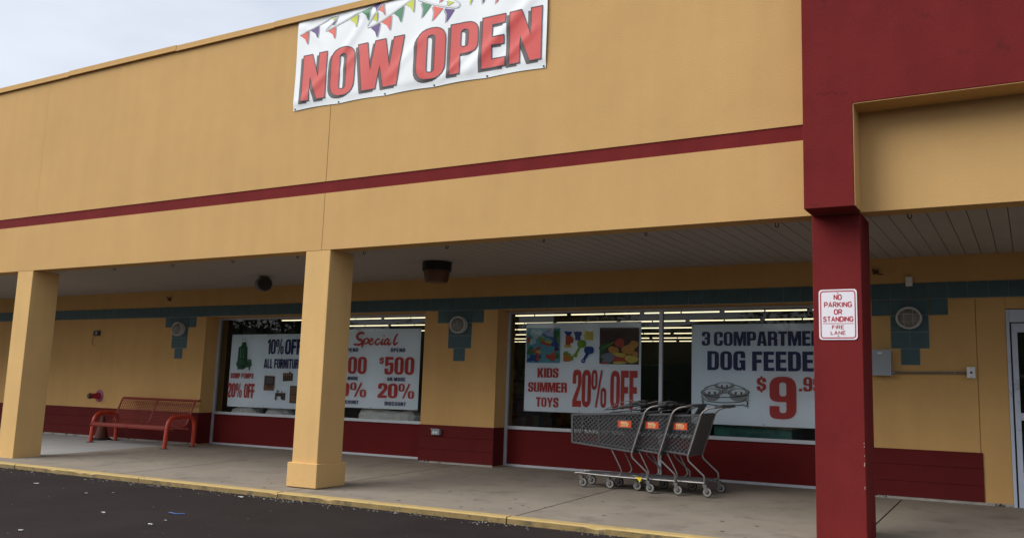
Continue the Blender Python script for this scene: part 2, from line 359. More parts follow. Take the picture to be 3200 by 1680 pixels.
# canopy ceiling with slats
f = MB(); x = XL; f.box(XL, XR, 8.19, 11.6, ZC+.012, ZC+.12, SOFFG)
while x < XR: f.box(x+.004, x+.164, 8.19, YB, ZC, ZC+.011, SOFF); x += .168
part(f, 'canopy_ceiling')
f = MB(); f.box(XL, XR, 8.2, 12.5, 3.6, 3.7, DRK2); part(f, 'canopy_roof')
# columns
def column(x0, x1, y0, y1, m, plinth, ztop=ZF):
    c = MB(); c.box(x0, x1, y0, y1, gz(y0)-.02, ztop, m); o = part(c, 'column', .008)
    if plinth:
        p = MB(); e = .036; p.box(x0-e, x1+e, y0-e, y1+e, gz(y0)+.012, .298, m)
        p.obj('plinth', o, bevel=.006)
    return o
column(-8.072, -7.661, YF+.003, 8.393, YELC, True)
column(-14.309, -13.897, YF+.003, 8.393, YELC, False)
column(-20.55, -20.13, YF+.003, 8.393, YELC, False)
column(-1.7426, -1.310, YF+.003, 8.438, RED, False)
column(4.8, 5.23, YF+.003, 8.438, RED, False)
rk = random.Random(12); f = MB(); SCF = mat('scuff_grey', (.16, .11, .06), .9)
for i in range(22):
    zz = .02+abs(rk.gauss(0, .09)); w_ = rk.uniform(.006, .03); h_2 = rk.uniform(.002, .006)
    if i % 2: xx = rk.uniform(-8.10, -7.65); f.add([(xx, YF+.003-.0375, zz), (xx+w_, YF+.003-.0375, zz+h_2*.4), (xx+w_*.8, YF+.003-.0375, zz+h_2), (xx+w_*.1, YF+.003-.0375, zz+h_2*.8)], [(0, 1, 2, 3)], SCF)
    else: yy = rk.uniform(7.95, 8.40); f.add([(-7.661+.0375, yy, zz), (-7.661+.0375, yy+w_, zz+h_2*.4), (-7.661+.0375, yy+w_*.8, zz+h_2), (-7.661+.0375, yy+w_*.1, zz+h_2*.8)], [(0, 1, 2, 3)], SCF)
tag(part(f, 'scuffs'), kind='stuff')
f = MB(); CHP = mat('chipped_pale', (.42, .30, .27), .9)
for i in range(7):
    zz = rk.choice((.45, .55, .75))+rk.uniform(-.12, .12); a_, b_ = rk.uniform(.004, .012), rk.uniform(.006, .018)
    f.add([(-1.310-.006-a_, YF+.0022, zz), (-1.310-.007, YF+.0022, zz-b_*.3), (-1.310-.007, YF+.0022, zz+b_), (-1.310-.006-a_*.6, YF+.0022, zz+b_*.7)], [(0, 1, 2, 3)], CHP)
tag(part(f, 'paint_chips'), kind='stuff')
# red portal frame and its yellow reveal
f = MB(); LP = [(-1.743, ZF), (-1.304, ZF), (-1.304, 3.8345), (XR, 3.8345), (XR, 6.75), (-1.743, 6.75)]
f.add([(x, 7.652, z) for x, z in LP]+[(x, YF-.002, z) for x, z in LP], [tuple(range(6)), tuple(range(11, 5, -1))]+[((i+1) % 6, i, 6+i, 6+(i+1) % 6) for i in range(6)], RED)
f.box(-1.743, XR, YF, 8.3, 6.11, 6.75, RED)
part(f, 'portal_frame', .006)
CRK = mat('hairline_crack', (.06, .01, .01), .9); rk = random.Random(4); f = MB()
for x0_, x1_, z_ in ((-1.62, -1.44, 3.955), (-1.46, -1.33, 3.93)):
    n_ = 14; P_ = [(x0_+(x1_-x0_)*i/n_, 7.6515, z_+rk.uniform(-.006, .006)+.012*math.sin(i*.7)) for i in range(n_+1)]
    for i in range(n_): f.bar(P_[i], P_[i+1], .0022, .002, CRK, upv=(0, 1, 0))
part(f, 'stucco_crack')
f = MB(); f.box(-1.3035, -1.298, 7.658, YF-.001, ZF+.004, 3.828, YEL); f.box(-1.298, XR, 7.658, YF-.001, 3.828, 3.834, YEL); part(f, 'portal_reveal')
# back walls (pier faces at YB)
WALLS = [(XL, -13.678), (-8.567, -7.186), (-2.07, -.559), (-.552, -.242)]
f = MB()
for a, b in WALLS: f.box(a, b, YB, 11.62, 0, 2.43, YELW)
f.box(-.5589, -.5521, YB+.012, 11.6, 0, 2.43, YELW)
f.box(XL, XR, YB, 11.62, 2.4302, ZC+.005, YELW)
f.box(1.74, XR, YB, 11.62, 0, 2.43, YELW); f.box(-.241, 1.739, YB, 11.62, 2.30, 2.4298, YELW)
part(f, 'shop_wall', .004)
for a, b, sides in ((XL, -13.672, (1,)), (-8.572, -7.180, (0, 1)), (-2.076, -.535, (0,))):
    f = MB(); z = .105
    for z1 in (.288, .479, .655):
        f.box(a, b, YB-.014, YB-.002, z, z1-.006, REDW); z = z1
    f.box(a+.001, b-.001, YB-.006, YB-.001, .10, .6545, REDW)
    for q in sides:
        x = b if q else a; f.box(min(x, x-.004 if q else x+.004), max(x, x-.004 if q else x+.004), YB-.0021, YW-.01, .09, .655, REDW)
    part(f, 'wainscot', .003)
for a, b in ((XL, -13.675), (-8.56, -7.19), (-2.07, -.245)): f = MB(); f.box(a, b, YB-.006, YB-.001, .04, .104, FOOT); part(f, 'footing')
# tile band
f = MB(); TP = .2175; ph = -1.497
f.box(XL, XR, YB-.004, YB-.0005, 2.436, 2.632, GROUT)
def tiles(xa, n, z0, z1):
    f.box(xa, xa+n*TP, YB-.004, YB-.0005, z0, z1, GROUT) if z1 < 2.43 else None
    for i in range(n):
        f.box(xa+i*TP+.0035, xa+(i+1)*TP-.0035, YB-.0085-random.uniform(0, .0008), YB-.0035, z0+.003, z1-.003, TEAL)
k0 = int((XL-ph)/TP)
tiles(ph+k0*TP, int((XR-XL)/TP)-1, 2.437, 2.634)
LIGHTX = (-14.38, -7.875, -1.282)
for cx in LIGHTX:
    tiles(cx-2*TP, 4, 2.239, 2.4355); tiles(cx-TP, 2, 2.041, 2.2375); tiles(cx-TP, 2, 1.843, 2.0395); tiles(cx-TP/2, 1, 1.645, 1.8415)
part(f, 'tile_band')
# windows
def window(x0, x1, xm):
    gzz = gz(YW)
    f = MB(); y0, y1 = YW-.03, YW+.03
    f.box(x0+.004, x0+.05, y0, y1, gzz, 2.428, ALU); f.box(x1-.05, x1-.004, y0, y1, gzz, 2.428, ALU); f.box(xm-.025, xm+.025, y0, y1, gzz, 2.39, ALU)
    for a, b in ((x0+.051, xm-.026), (xm+.026, x1-.051)):
        f.box(a, b, y0+.001, y1, gzz, gzz+.034, ALU); f.box(a, b, y0-.004, y1, .633, .681, ALU)
    f.box(x0+.051, x1-.051, y0+.001, y1, 2.391, 2.428, ALU)
    w = part(f, 'window', .002)
    for a, b in ((x0+.05, xm-.025), (xm+.025, x1-.05)):
        f = MB(); f.box(a, b, YW-.002, YW+.012, gzz+.034, .633, REDP); f.obj('kick_panel', w)
        f = MB(); f.add([(a, YW, .68), (b, YW, .68), (b, YW, 2.392), (a, YW, 2.392)], [(0, 1, 2, 3)], GLASS); f.obj('glass', w)
window(-13.678, -8.567, -11.12); window(-7.186, -2.07, -4.6245)
# entrance doors
f = MB(); gd = gz(YB)
f.box(-.241, -.206, YB-.012, YB+.1, gd-.03, 2.292, DOORP); f.box(1.704, 1.739, YB-.012, YB+.1, gd-.03, 2.292, DOORP)
f.box(-.205, 1.703, YB-.010, YB+.1, 2.145, 2.291, DOORP); f.box(-.206, 1.704, YB+.03, YB+.1, 2.132, 2.145, BLK)
dr = part(f, 'entrance', .003)
for a, b in ((-.188, .744), (.754, 1.686)):
    f = MB(); y0, y1 = YB+.006, YB+.05
    f.box(a, a+.058, y0, y1, gd, 2.131, DOORP); f.box(b-.058, b, y0, y1, gd, 2.131, DOORP)
    for z0, z1 in ((gd, .455), (1.036, 1.118), (2.03, 2.131)): f.box(a+.0582, b-.0582, y0+.001, y1, z0, z1, DOORP)
    f.box(a+.02, a+.09, y0-.02, y0, 2.045, 2.10, DOORP)
    d = f.obj('door', dr, bevel=.002)
    f = MB()
    for z0, z1 in ((.455, 1.036), (1.118, 2.03)): f.add([(a+.058, y0+.02, z0), (b-.058, y0+.02, z0), (b-.058, y0+.02, z1), (a+.058, y0+.02, z1)], [(0, 1, 2, 3)], GLASS)
    f.box(a+.06, b-.06, y0+.018, y0+.026, 1.52, 1.545, DARK)
    # door glass stays one part of the building's entrance
    go = f.obj('door_glass', dr)
f = MB(); f.box(-.206, -.189, YB+.02, YB+.09, gd, 2.131, BLK); f.obj('door_gap', dr)
# interior
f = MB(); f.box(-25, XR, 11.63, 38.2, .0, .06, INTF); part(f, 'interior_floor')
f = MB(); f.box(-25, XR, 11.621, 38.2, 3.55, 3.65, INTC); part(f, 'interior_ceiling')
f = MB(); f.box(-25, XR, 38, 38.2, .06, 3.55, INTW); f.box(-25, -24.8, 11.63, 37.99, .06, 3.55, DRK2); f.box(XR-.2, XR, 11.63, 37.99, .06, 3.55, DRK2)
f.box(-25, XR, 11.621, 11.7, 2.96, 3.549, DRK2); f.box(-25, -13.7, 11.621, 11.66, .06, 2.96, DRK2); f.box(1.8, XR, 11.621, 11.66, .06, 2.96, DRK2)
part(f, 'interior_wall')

# ------------------------------------------------------------------ flat ribbons for printed strokes
def ribbon(mb, pts, w, fn, m, closed=False, taper=None):
    P = [Vector(p[:2]) for p in pts]; n = len(P); Lf, Rf = [], []
    for i in range(n):
        a = P[i-1] if (i or closed) else None; c = P[(i+1) % n] if (i < n-1 or closed) else None
        d1 = (P[i]-a).normalized() if a is not None and (P[i]-a).length > 1e-9 else None
        d2 = (c-P[i]).normalized() if c is not None and (c-P[i]).length > 1e-9 else None
        d1 = d1 or d2; d2 = d2 or d1
        n1, n2 = Vector((-d1.y, d1.x)), Vector((-d2.y, d2.x)); q = n1+n2
        q = q.normalized() if q.length > 1e-6 else n1
        k = 1/max(q.dot(n1), .45); hw = (w if taper is None else w*taper(i/(max(n-1, 1))))/2
        Lf.append(P[i]+q*hw*k); Rf.append(P[i]-q*hw*k)
    vs = [fn(p.x, p.y) for p in Lf]+[fn(p.x, p.y) for p in Rf]
    fs = [(i, n+i, n+(i+1) % n, (i+1) % n) for i in range(n if closed else n-1)]
    mb.add(vs, fs, m)
def hmap(h): return lambda x, y: ((h[0]*x+h[1]*y+h[2])/(h[6]*x+h[7]*y+1), (h[3]*x+h[4]*y+h[5])/(h[6]*x+h[7]*y+1))
FL = {  # thin sign lettering, unit height
 'N': (.5, [[(0, 0), (0, 1)], [(0, 1), (.5, 0)], [(.5, 0), (.5, 1)]]), 'O': (.5, [rr(0, 0, .5, 1, .28)]),
 'P': (.46, [[(0, 0), (0, 1)], fillet([(0, 1), (.46, 1, .22), (.46, .46, .22), (0, .46)])[0:]]), 'A': (.54, [[(0, 0), (.27, 1), (.54, 0)], [(.09, .32), (.45, .32)]]),
 'R': (.48, [[(0, 0), (0, 1)], fillet([(0, 1), (.46, 1, .22), (.46, .48, .22), (0, .48)]), [(.24, .48), (.48, 0)]]),
 'K': (.5, [[(0, 0), (0, 1)], [(.48, 1), (0, .38)], [(.17, .58), (.5, 0)]]), 'I': (.02, [[(.01, 0), (.01, 1)]]),
 'G': (.52, [[(.5, .74), (.49, .85), (.38, .98), (.25, 1), (.1, .95), (.01, .78), (0, .5), (.01, .22), (.1, .05), (.25, 0), (.4, .03), (.51, .14), (.52, .44), (.3, .44)]]),
 'S': (.5, [[(.48, .78), (.42, .93), (.25, 1), (.08, .94), (.02, .78), (.08, .62), (.25, .53), (.42, .44), (.49, .27), (.42, .07), (.25, 0), (.07, .07), (0, .24)]]),
 'T': (.48, [[(0, 1), (.48, 1)], [(.24, 1), (.24, 0)]]), 'D': (.48, [fillet([(0, 0), (.48, 0, .24), (.48, 1, .24), (0, 1)])]),
 'F': (.44, [[(0, 0), (0, 1), (.44, 1)], [(0, .52), (.36, .52)]]), 'E': (.44, [[(.44, 0), (0, 0), (0, 1), (.44, 1)], [(0, .52), (.36, .52)]]),
 'L': (.42, [[(0, 1), (0, 0), (.42, 0)]]),
}
CLOSED = {'O', 'D'}
def thin_text(mb, t, x0, x1, z0, z1, y, m, sw, gap=.22):
    tw = sum(FL[c][0]+gap for c in t)-gap; k = (x1-x0-sw)/tw; h = z1-z0-sw; x = x0+sw/2
    for c in t:
        w, ps = FL[c]
        for j, p in enumerate(ps):
            yy = y-.0002*j
            ribbon(mb, [(x+a*k, z0+sw/2+b*h) for a, b in p], sw, lambda a, b, yy=yy: (a, yy, b), m, closed=c in CLOSED)
        x += (w+gap)*k

# ------------------------------------------------------------------ NOW OPEN banner
BX0, BX1, BZ0, BZ1 = -8.455, -4.628, 4.79, 6.062
GXS = [BX0+.03+(BX1-BX0-.06)*i/5 for i in range(6)]
def ridge(x, z, ax, az, bx, bz, w, a):
    dx, dz = bx-ax, bz-az; l = math.hypot(dx, dz); u = ((x-ax)*dx+(z-az)*dz)/l; v = ((x-ax)*dz-(z-az)*dx)/l
    e = min(1, max(0, u/.12))*min(1, max(0, (l-u)/.2)) if 0 < u < l else 0
    return a*.62*e*math.exp(-(v/w)**2)
RID = [(-5.75, 4.86, -4.7, 5.75, .07, .020), (-5.35, 4.83, -4.66, 5.35, .05, .014), (-7.7, 5.4, -7.2, 5.98, .05, .014), (-6.95, 4.95, -6.3, 5.5, .06, .012), (-8.42, 4.82, -7.8, 5.3, .05, .012), (-8.43, 6.03, -8.0, 5.6, .04, .014),
       (-6.15, 4.81, -5.6, 5.2, .035, .012), (-6.16, 4.81, -6.5, 5.15, .03, .010), (-7.6, 6.0, -6.9, 5.85, .05, .016), (-8.35, 5.95, -7.0, 6.02, .04, -.012), (-5.2, 5.7, -4.9, 6.0, .05, .014), (-7.75, 5.15, -7.3, 5.5, .05, .010)]
def bd(x, z):
    y = .014+.004*math.sin(x*3.1+z*1.7)+.003*math.sin(x*7.3-z*4.1)
    for r in RID: y += ridge(x, z, *r)
    e = min((z-BZ0), (BZ1-z))/.10
    if e < 1: y *= max(.25, e)
    return YF-.006-y
NX, NZ = 96, 34
gx = [BX0+(BX1-BX0)*i/NX for i in range(NX+1)]; gzs = [BZ0+(BZ1-BZ0)*i/NZ for i in range(NZ+1)]
def edge_z(x, j):     # scalloped edges between the grommets
    d = min(abs(x-q) for q in GXS)/((BX1-BX0)/5)*2; s_ = .012*math.sin(min(1, d)*math.pi/2)
    t = j/NZ; return s_*(1-t)**3-s_*t**3
bn = MB(); vs = [(x+.004*math.sin(z*5), bd(x, z), z+edge_z(x, j)) for j, z in enumerate(gzs) for x in gx]
bn.add(vs, [(j*(NX+1)+i, j*(NX+1)+i+1, (j+1)*(NX+1)+i+1, (j+1)*(NX+1)+i) for j in range(NZ) for i in range(NX)], PAPER)
BAN = tag(bn.obj('banner', smooth=True), 'long white vinyl banner reading NOW OPEN in red, hung high on the yellow facade', 'banner')
def drape(mb, name):
    o = mb.obj(name, BAN); bm = bmesh.new(); bm.from_mesh(o.data)
    for x in gx[1:-1]: bmesh.ops.bisect_plane(bm, geom=bm.verts[:]+bm.edges[:]+bm.faces[:], plane_co=(x, 0, 0), plane_no=(1, 0, 0))
    for z in gzs[1:-1]: bmesh.ops.bisect_plane(bm, geom=bm.verts[:]+bm.edges[:]+bm.faces[:], plane_co=(0, 0, z), plane_no=(0, 0, 1))
    for v in bm.verts: v.co.y = bd(v.co.x, v.co.z)-v.co.y
    bm.to_mesh(o.data); bm.free(); o.data.polygons.foreach_set('use_smooth', [True]*len(o.data.polygons)); return o
SHD = mat('banner_grey_ink', (.085, .072, .072), .5, .03); OUTL = mat('banner_dark_ink', (.06, .035, .05), .5, .03); BRED = mat('banner_red_ink', (.60, .055, .048), .5, .04, 4)
spans = [('N', -8.32, -7.905), ('O', -7.832, -7.43), ('W', -7.39, -6.645), ('O', -6.446, -6.015), ('P', -5.948, -5.552), ('E', -5.495, -5.168), ('N', -5.118, -4.688)]
lt = MB(); sh = MB()
for c, a, b in spans:
    w, shs = GL[c]; z0, z1 = (4.898, 5.522) if c != 'O' else (4.888, 5.535)
    for lp in shs:
        q = [[(a+px/w*(b-a), z0+pz*(z1-z0)) for px, pz in l] for l in lp]
        sh.shape([[(x-.042, z-.03) for x, z in l] for l in q], lambda x, z: (x, .0025, z), SHD)
        lt.shape(q, lambda x, z: (x, .005, z), BRED)
        for l in q: ribbon(lt, l, .012, lambda x, z: (x, .0068, z), OUTL, closed=True)
drape(sh, 'letter_shadow'); drape(lt, 'lettering')
FGR = mat('flag_green', (.03, .22, .10), .5, .03); FYE = mat('flag_yellow', (.58, .64, .05), .5, .03); FPU = mat('flag_purple', (.075, .025, .20), .5, .03); FRE = mat('flag_red', (.72, .10, .065), .5, .03); FSH = mat('flag_shadow_ink', (.36, .36, .40), .5, .03)
flags = [(FRE, (-8.41, 5.821), (-8.264, 5.861), (-8.275, 5.673)), (FPU, (-8.234, 5.863), (-8.097, 5.904), (-8.102, 5.735)), (FYE, (-7.885, 5.965), (-7.79, 5.976), (-7.848, 5.926)),
 (FPU, (-7.871, 5.878), (-7.782, 5.938), (-7.847, 5.855)), (FRE, (-7.924, 5.796), (-7.797, 5.834), (-7.803, 5.672)), (FYE, (-7.562, 5.893), (-7.418, 5.931), (-7.447, 5.763)),
 (FGR, (-7.364, 5.954), (-7.219, 5.994), (-7.248, 5.816)), (FPU, (-7.193, 6.004), (-7.045, 6.031), (-7.123, 5.923)), (FRE, (-7.078, 5.922), (-7.007, 6.001), (-6.977, 5.829)),
 (FYE, (-7.177, 5.818), (-7.095, 5.903), (-7.107, 5.761)), (FPU, (-7.199, 5.711), (-7.047, 5.746), (-7.088, 5.562)), (FRE, (-7.025, 5.753), (-6.869, 5.812), (-6.882, 5.617)),
 (FGR, (-6.835, 5.833), (-6.68, 5.897), (-6.717, 5.693)), (FYE, (-6.656, 5.913), (-6.524, 5.967), (-6.528, 5.788)), (FGR, (-6.406, 5.898), (-6.256, 5.835), (-6.384, 5.692)),
 (FRE, (-6.231, 5.818), (-6.074, 5.759), (-6.22, 5.622)), (FPU, (-6.054, 5.751), (-5.905, 5.71), (-6.018, 5.565)), (FYE, (-6.017, 5.85), (-5.915, 5.806), (-6.017, 5.768)),
 (FRE, (-6.16, 5.93), (-6.02, 5.90), (-6.121, 5.838)), (FYE, (-5.73, 5.86), (-5.62, 5.90), (-5.70, 5.72)), (FPU, (-5.56, 5.86), (-5.44, 5.86), (-5.50, 5.70)), (FRE, (-5.34, 5.84), (-5.22, 5.80), (-5.315, 5.665)), (FGR, (-5.12, 5.90), (-5.0, 5.94), (-5.04, 5.80))]
fm, fm2 = MB(), MB()
def flag(p, q, r): return [p, ((p[0]+q[0])/2, (p[1]+q[1])/2-.003), q, ((q[0]+r[0])/2+.004, (q[1]+r[1])/2), r, ((p[0]+r[0])/2+.022, (p[1]+r[1])/2+.008)]
for m_, p, q, r in flags:
    s_ = [flag(p, q, r)]; fq = fm2 if p[0] > -5.8 else fm
    fq.shape([[(x+(.02 if q[1] > p[1] else -.022), z-.008) for x, z in s_[0]]], lambda x, z: (x, .002, z), FSH); fq.shape(s_, lambda x, z: (x, .0042, z), m_)
for path in ([(-8.42, 5.825), (-8.24, 5.872), (-7.99, 5.95), (-7.882, 5.986), (-7.778, 5.988), (-7.80, 5.93), (-7.965, 5.815), (-7.7, 5.872), (-7.4, 5.955), (-7.02, 6.05)],
             [(-7.02, 6.05), (-7.10, 5.92), (-7.256, 5.74), (-7.03, 5.77), (-6.8, 5.86), (-6.5, 5.99)], [(-6.47, 5.945), (-6.2, 5.83), (-5.9, 5.735), (-5.835, 5.76), (-5.91, 5.84), (-6.05, 5.93)]):
    sp = smoothpath([(a, b, 0) for a, b in path], 8)
    for off, mm in ((.0, PAPER), (.008, FSH), (-.008, FSH)):
        ribbon(fm, [(p.x+off*.3, p.y+off) for p in sp], .016 if mm is PAPER else .004, lambda x, z, k=(.006 if mm is PAPER else .0066): (x, k, z), mm)
drape(fm, 'printed_bunting'); drape(fm2, 'printed_flags')
for gx_ in GXS:
    for z in (BZ0+.02, BZ1-.02): gm = MB(); gm.lathe([(.006, -.001), (.012, -.001), (.012, .004), (.006, .004)], (gx_, bd(gx_, z)-.002, z), (0, -1, 0), DARK, 10); gm.obj('grommet', BAN)

# ------------------------------------------------------------------ no parking sign
sg = MB(); q = rr(-1.689, 1.761, -1.353, 2.215, .034)
y0 = YF-.004
sg.add([(x, y0, z) for x, z in q]+[(x, y0+.003, z) for x, z in q], [tuple(range(len(q)))]+[(i, len(q)+i, len(q)+(i+1) % len(q), (i+1) % len(q)) for i in range(len(q))], SIGNW)
sg.lathe([(.005, 0), (.005, .004), (.003, .006)], (-1.521, y0, 2.182), (0, -1, 0), STEEL, 8); sg.lathe([(.005, 0), (.005, .004), (.003, .006)], (-1.521, y0, 1.797), (0, -1, 0), STEEL, 8)
NP = tag(sg.obj('traffic_sign'), 'white NO PARKING OR STANDING FIRE LANE sign with red border on the dark red column', 'sign')
t_ = MB(); ribbon(t_, rr(-1.672, 1.778, -1.370, 2.198, .028), .010, lambda x, z: (x, y0-.001, z), SIGNR, closed=True)
for w_, a, b, c, d, s_ in (('NO', -1.557, -1.485, 2.118, 2.170, .0095), ('PARKING', -1.643, -1.397, 2.051, 2.103, .0095), ('OR', -1.556, -1.483, 1.986, 2.037, .0095), ('STANDING', -1.654, -1.387, 1.921, 1.971, .0095), ('FIRE', -1.575, -1.468, 1.855, 1.892, .0065), ('LANE', -1.588, -1.456, 1.805, 1.841, .0065)):
    thin_text(t_, w_, a, b, c, d, y0-.001, SIGNR, s_)
ribbon(t_, [(-1.656, 1.908), (-1.386, 1.9055)], .005, lambda x, z: (x, y0-.001, z), SIGNR)
t_.obj('sign_lettering', NP)

# ------------------------------------------------------------------ posters behind the shop windows
PY = 11.459
def poster(label, x0, x1, z0, z1, sag=.004):
    p = MB(); n = 24
    vs = [(x0+(x1-x0)*i/n, PY+.004*math.sin(i*.9)*((j % 2)*.5+.3), z0+(z1-z0)*j/8) for j in range(9) for i in range(n+1)]
    p.add(vs, [(j*(n+1)+i, j*(n+1)+i+1, (j+1)*(n+1)+i+1, (j+1)*(n+1)+i) for j in range(8) for i in range(n)], POSTW)
    o = tag(p.obj('poster', smooth=True), label, 'poster', 'sale posters hung behind the shop windows')
    for gx_ in (x0+.02, (x0+x1)/2, x1-.02):
        for z in (z0+.02, z1-.02): gm = MB(); gm.lathe([(.007, 0), (.007, .003)], (gx_, PY-.012, z), (0, -1, 0), DARK, 8); gm.obj('grommet', o)
    return o
PF = PY-.009                       # printing sits just in front of the sheet
flat = lambda y: (lambda x, z: (x, y, z))
def tline(par, *a, **kw): q_ = MB(); text(q_, *a, **kw); q_.obj('lettering', par)
# --- sump pumps / furniture
P1 = poster('white poster with a green pump picture reading SUMP PUMPS and ALL FURNITURE', -13.36, -11.44, .783, 2.118)
tline(P1, '20%', -13.366, -12.99, .95, 1.214, PF, INKR, .04); tline(P1, 'OFF', -12.93, -12.664, .947, 1.21, PF, INKR, .04); tline(P1, 'SUMP PUMPS', -13.315, -12.716, 1.302, 1.401, PF, INKR, .10)
tline(P1, '10%', -12.405, -11.998, 1.755, 2.028, PF, INKB, .04); tline(P1, 'OFF', -11.962, -11.56, 1.75, 2.025, PF, INKB, .04); tline(P1, 'ALL FURNITURE', -12.467, -11.53, 1.498, 1.668, PF, INKB, .06)
H1 = hmap((0.0012450039, -6.1779947e-05, -13.718977, 0.00010700604, -0.001372451, 2.4567972, 5.7246472e-05, 1.6485601e-05))
def art(mb, H, pts, m, y=PF): mb.shape([[H(*p) for p in pts]], flat(y), m)
GR1, GR2, GR3 = mat('print_green', (.015, .10, .035), .5, .25, 14), mat('print_dark_green', (.008, .045, .022), .5), mat('print_light_green', (.06, .22, .09), .5)
k = MB(); art(k, H1, [(250, 410), (285, 395), (300, 345), (330, 338), (355, 350), (358, 400), (370, 410), (365, 590), (385, 575), (420, 580), (425, 660), (405, 680), (402, 722), (385, 722), (382, 678), (345, 690), (305, 715), (265, 708), (230, 715), (232, 690), (210, 640), (232, 590), (240, 500)], GR1)
for p in ([(285, 400), (355, 402), (355, 412), (285, 410)], [(245, 560), (362, 570), (362, 585), (245, 575)], [(225, 640), (340, 660), (335, 680), (228, 665)], [(340, 430), (362, 430), (355, 640), (335, 640)]): art(k, H1, p, GR2, PF-.001)
for p in ([(272, 430), (286, 432), (280, 560), (266, 560)], [(318, 430), (326, 430), (320, 560), (312, 560)], [(375, 592), (412, 595), (410, 610), (375, 606)]): art(k, H1, p, GR3, PF-.001)
ribbon(k, [H1(300, 345), H1(302, 300), H1(345, 298), H1(352, 345)], .006, flat(PF), GR2); k.obj('pump_picture', P1)
WD1, WD2, WD3 = mat('print_oak', (.22, .085, .03), .5, .2, 20), mat('print_walnut', (.075, .032, .018), .5, .25, 18), mat('print_screen', (.10, .09, .11), .5)
k = MB(); art(k, H1, [(602, 795), (745, 803), (728, 1000), (585, 998)], WD1); art(k, H1, [(612, 805), (735, 812), (728, 935), (605, 928)], WD2, PF-.001); art(k, H1, [(628, 820), (722, 826), (715, 905), (622, 900)], WD3, PF-.002); art(k, H1, [(640, 940), (692, 943), (690, 962), (638, 958)], WD2, PF-.001)
art(k, H1, [(852, 762), (988, 765), (982, 868), (850, 875)], WD2); art(k, H1, [(940, 745), (960, 742), (958, 764), (935, 764)], WD2); art(k, H1, [(862, 772), (975, 775), (972, 800), (860, 798)], WD1, PF-.001)
art(k, H1, [(748, 1030), (885, 1034), (880, 1135), (838, 1128), (820, 1112), (820, 1080), (768, 1078), (758, 1135), (738, 1118)], WD2); art(k, H1, [(766, 998), (796, 999), (794, 1022), (764, 1021)], WD3, PF-.001); art(k, H1, [(830, 1010), (842, 1010), (842, 1030), (830, 1030)], WD2)
art(k, H1, [(950, 935), (1090, 938), (1075, 1175), (938, 1170)], WD2); art(k, H1, [(965, 950), (1040, 952), (1035, 1050), (960, 1048)], WD1, PF-.001); art(k, H1, [(955, 1062), (1032, 1065), (1028, 1150), (952, 1148)], WD1, PF-.001)
k.obj('furniture_picture', P1)
# --- special discount
P2 = poster('white poster with red script Special and SPEND $500 OR MORE 20% DISCOUNT', -10.87, -8.905, .853, 2.188)
for cx, dol, pc in ((-9.372, '500', '20%'), (-10.39, '200', '10%')):
    tline(P2, '$', cx-.378, cx-.288, 1.592, 1.716, PF, INKR); tline(P2, dol, cx-.262, cx+.36, 1.424, 1.718, PF, INKR, .06); tline(P2, pc, cx-.38, cx+.382, 1.035, 1.277, PF, INKR, .05)
k = MB()
H2 = hmap((0.0011774352, -5.8427029e-05, -10.723832, 0.00010119861, -0.0012979654, 2.4635254, 5.4139594e-05, 1.5590895e-05))
for j, (w_, st) in enumerate(((.030, [(335, 268), (312, 250), (262, 262), (238, 300), (262, 335), (300, 352), (300, 392), (255, 408), (192, 402)]), (.026, [(340, 325), (322, 385), (302, 448)]), (.020, [(330, 345), (372, 325), (392, 345), (368, 388), (328, 392)]),
    (.020, [(405, 372), (448, 352), (442, 330), (412, 340), (396, 372), (412, 402), (452, 392), (480, 362)]), (.020, [(540, 340), (515, 332), (488, 360), (488, 398), (520, 402), (560, 365)]), (.024, [(588, 328), (562, 378), (572, 402), (600, 385)]), (.024, [(596, 292), (603, 286)]),
    (.020, [(662, 345), (640, 330), (606, 365), (604, 400), (632, 396), (662, 345)]), (.022, [(668, 335), (650, 385), (664, 404), (695, 380)]), (.024, [(780, 262), (752, 300), (728, 372), (738, 406), (782, 375)]))):
    sp = smoothpath([(a, b, 0) for a, b in st], 7)
    ribbon(k, [H2(p.x, p.y) for p in sp], w_, flat(PF-.0004*j), INKR, taper=lambda t: .7+.95*math.sin(math.pi*min(1, max(0, t*.85+.1))))
k.obj('script_lettering', P2)
for cx in (-9.372, -10.39):
    tline(P2, 'SPEND', cx-.152, cx+.155, 1.799, 1.864, PF, INKB, .12); tline(P2, 'OR MORE', cx-.192, cx+.191, 1.317, 1.378, PF, INKB, .12); tline(P2, 'DISCOUNT', cx-.222, cx+.228, .914, .976, PF, INKB, .12)
# --- kids summer toys
P3 = poster('white poster with coloured toy pictures reading KIDS SUMMER TOYS 20% OFF', -6.885, -4.952, .912, 2.25)
tline(P3, '20%', -6.048, -5.493, 1.002, 1.546, PF, INKR, .03); tline(P3, 'OFF', -5.428, -5.0, .99, 1.54, PF, INKR, .05)
for w_, a, b, c, d in (('KIDS', -6.657, -6.293, 1.422, 1.565), ('SUMMER', -6.815, -6.144, 1.204, 1.35), ('TOYS', -6.67, -6.282, .983, 1.125)): tline(P3, w_, a, b, c, d, PF, INKR, .05)
H3 = hmap((0.0011149266, -5.5325211e-05, -7.1578699, 9.5826107e-05, -0.001229058, 2.4987373, 5.1265391e-05, 1.4763194e-05))
TC = {c: mat('print_'+c, v, .5, .12, 16) for c, v in dict(blue=(.015, .06, .26), sky=(.10, .35, .42), toyred=(.48, .06, .03), lime=(.17, .33, .02), toygreen=(.02, .17, .06), lemon=(.62, .48, .08), orange=(.55, .16, .02), pale=(.45, .62, .60), plum=(.08, .015, .10), fruit=(.55, .25, .05), bg=(.06, .02, .012), steelblue=(.20, .22, .28), leafg=(.03, .11, .03)).items()}
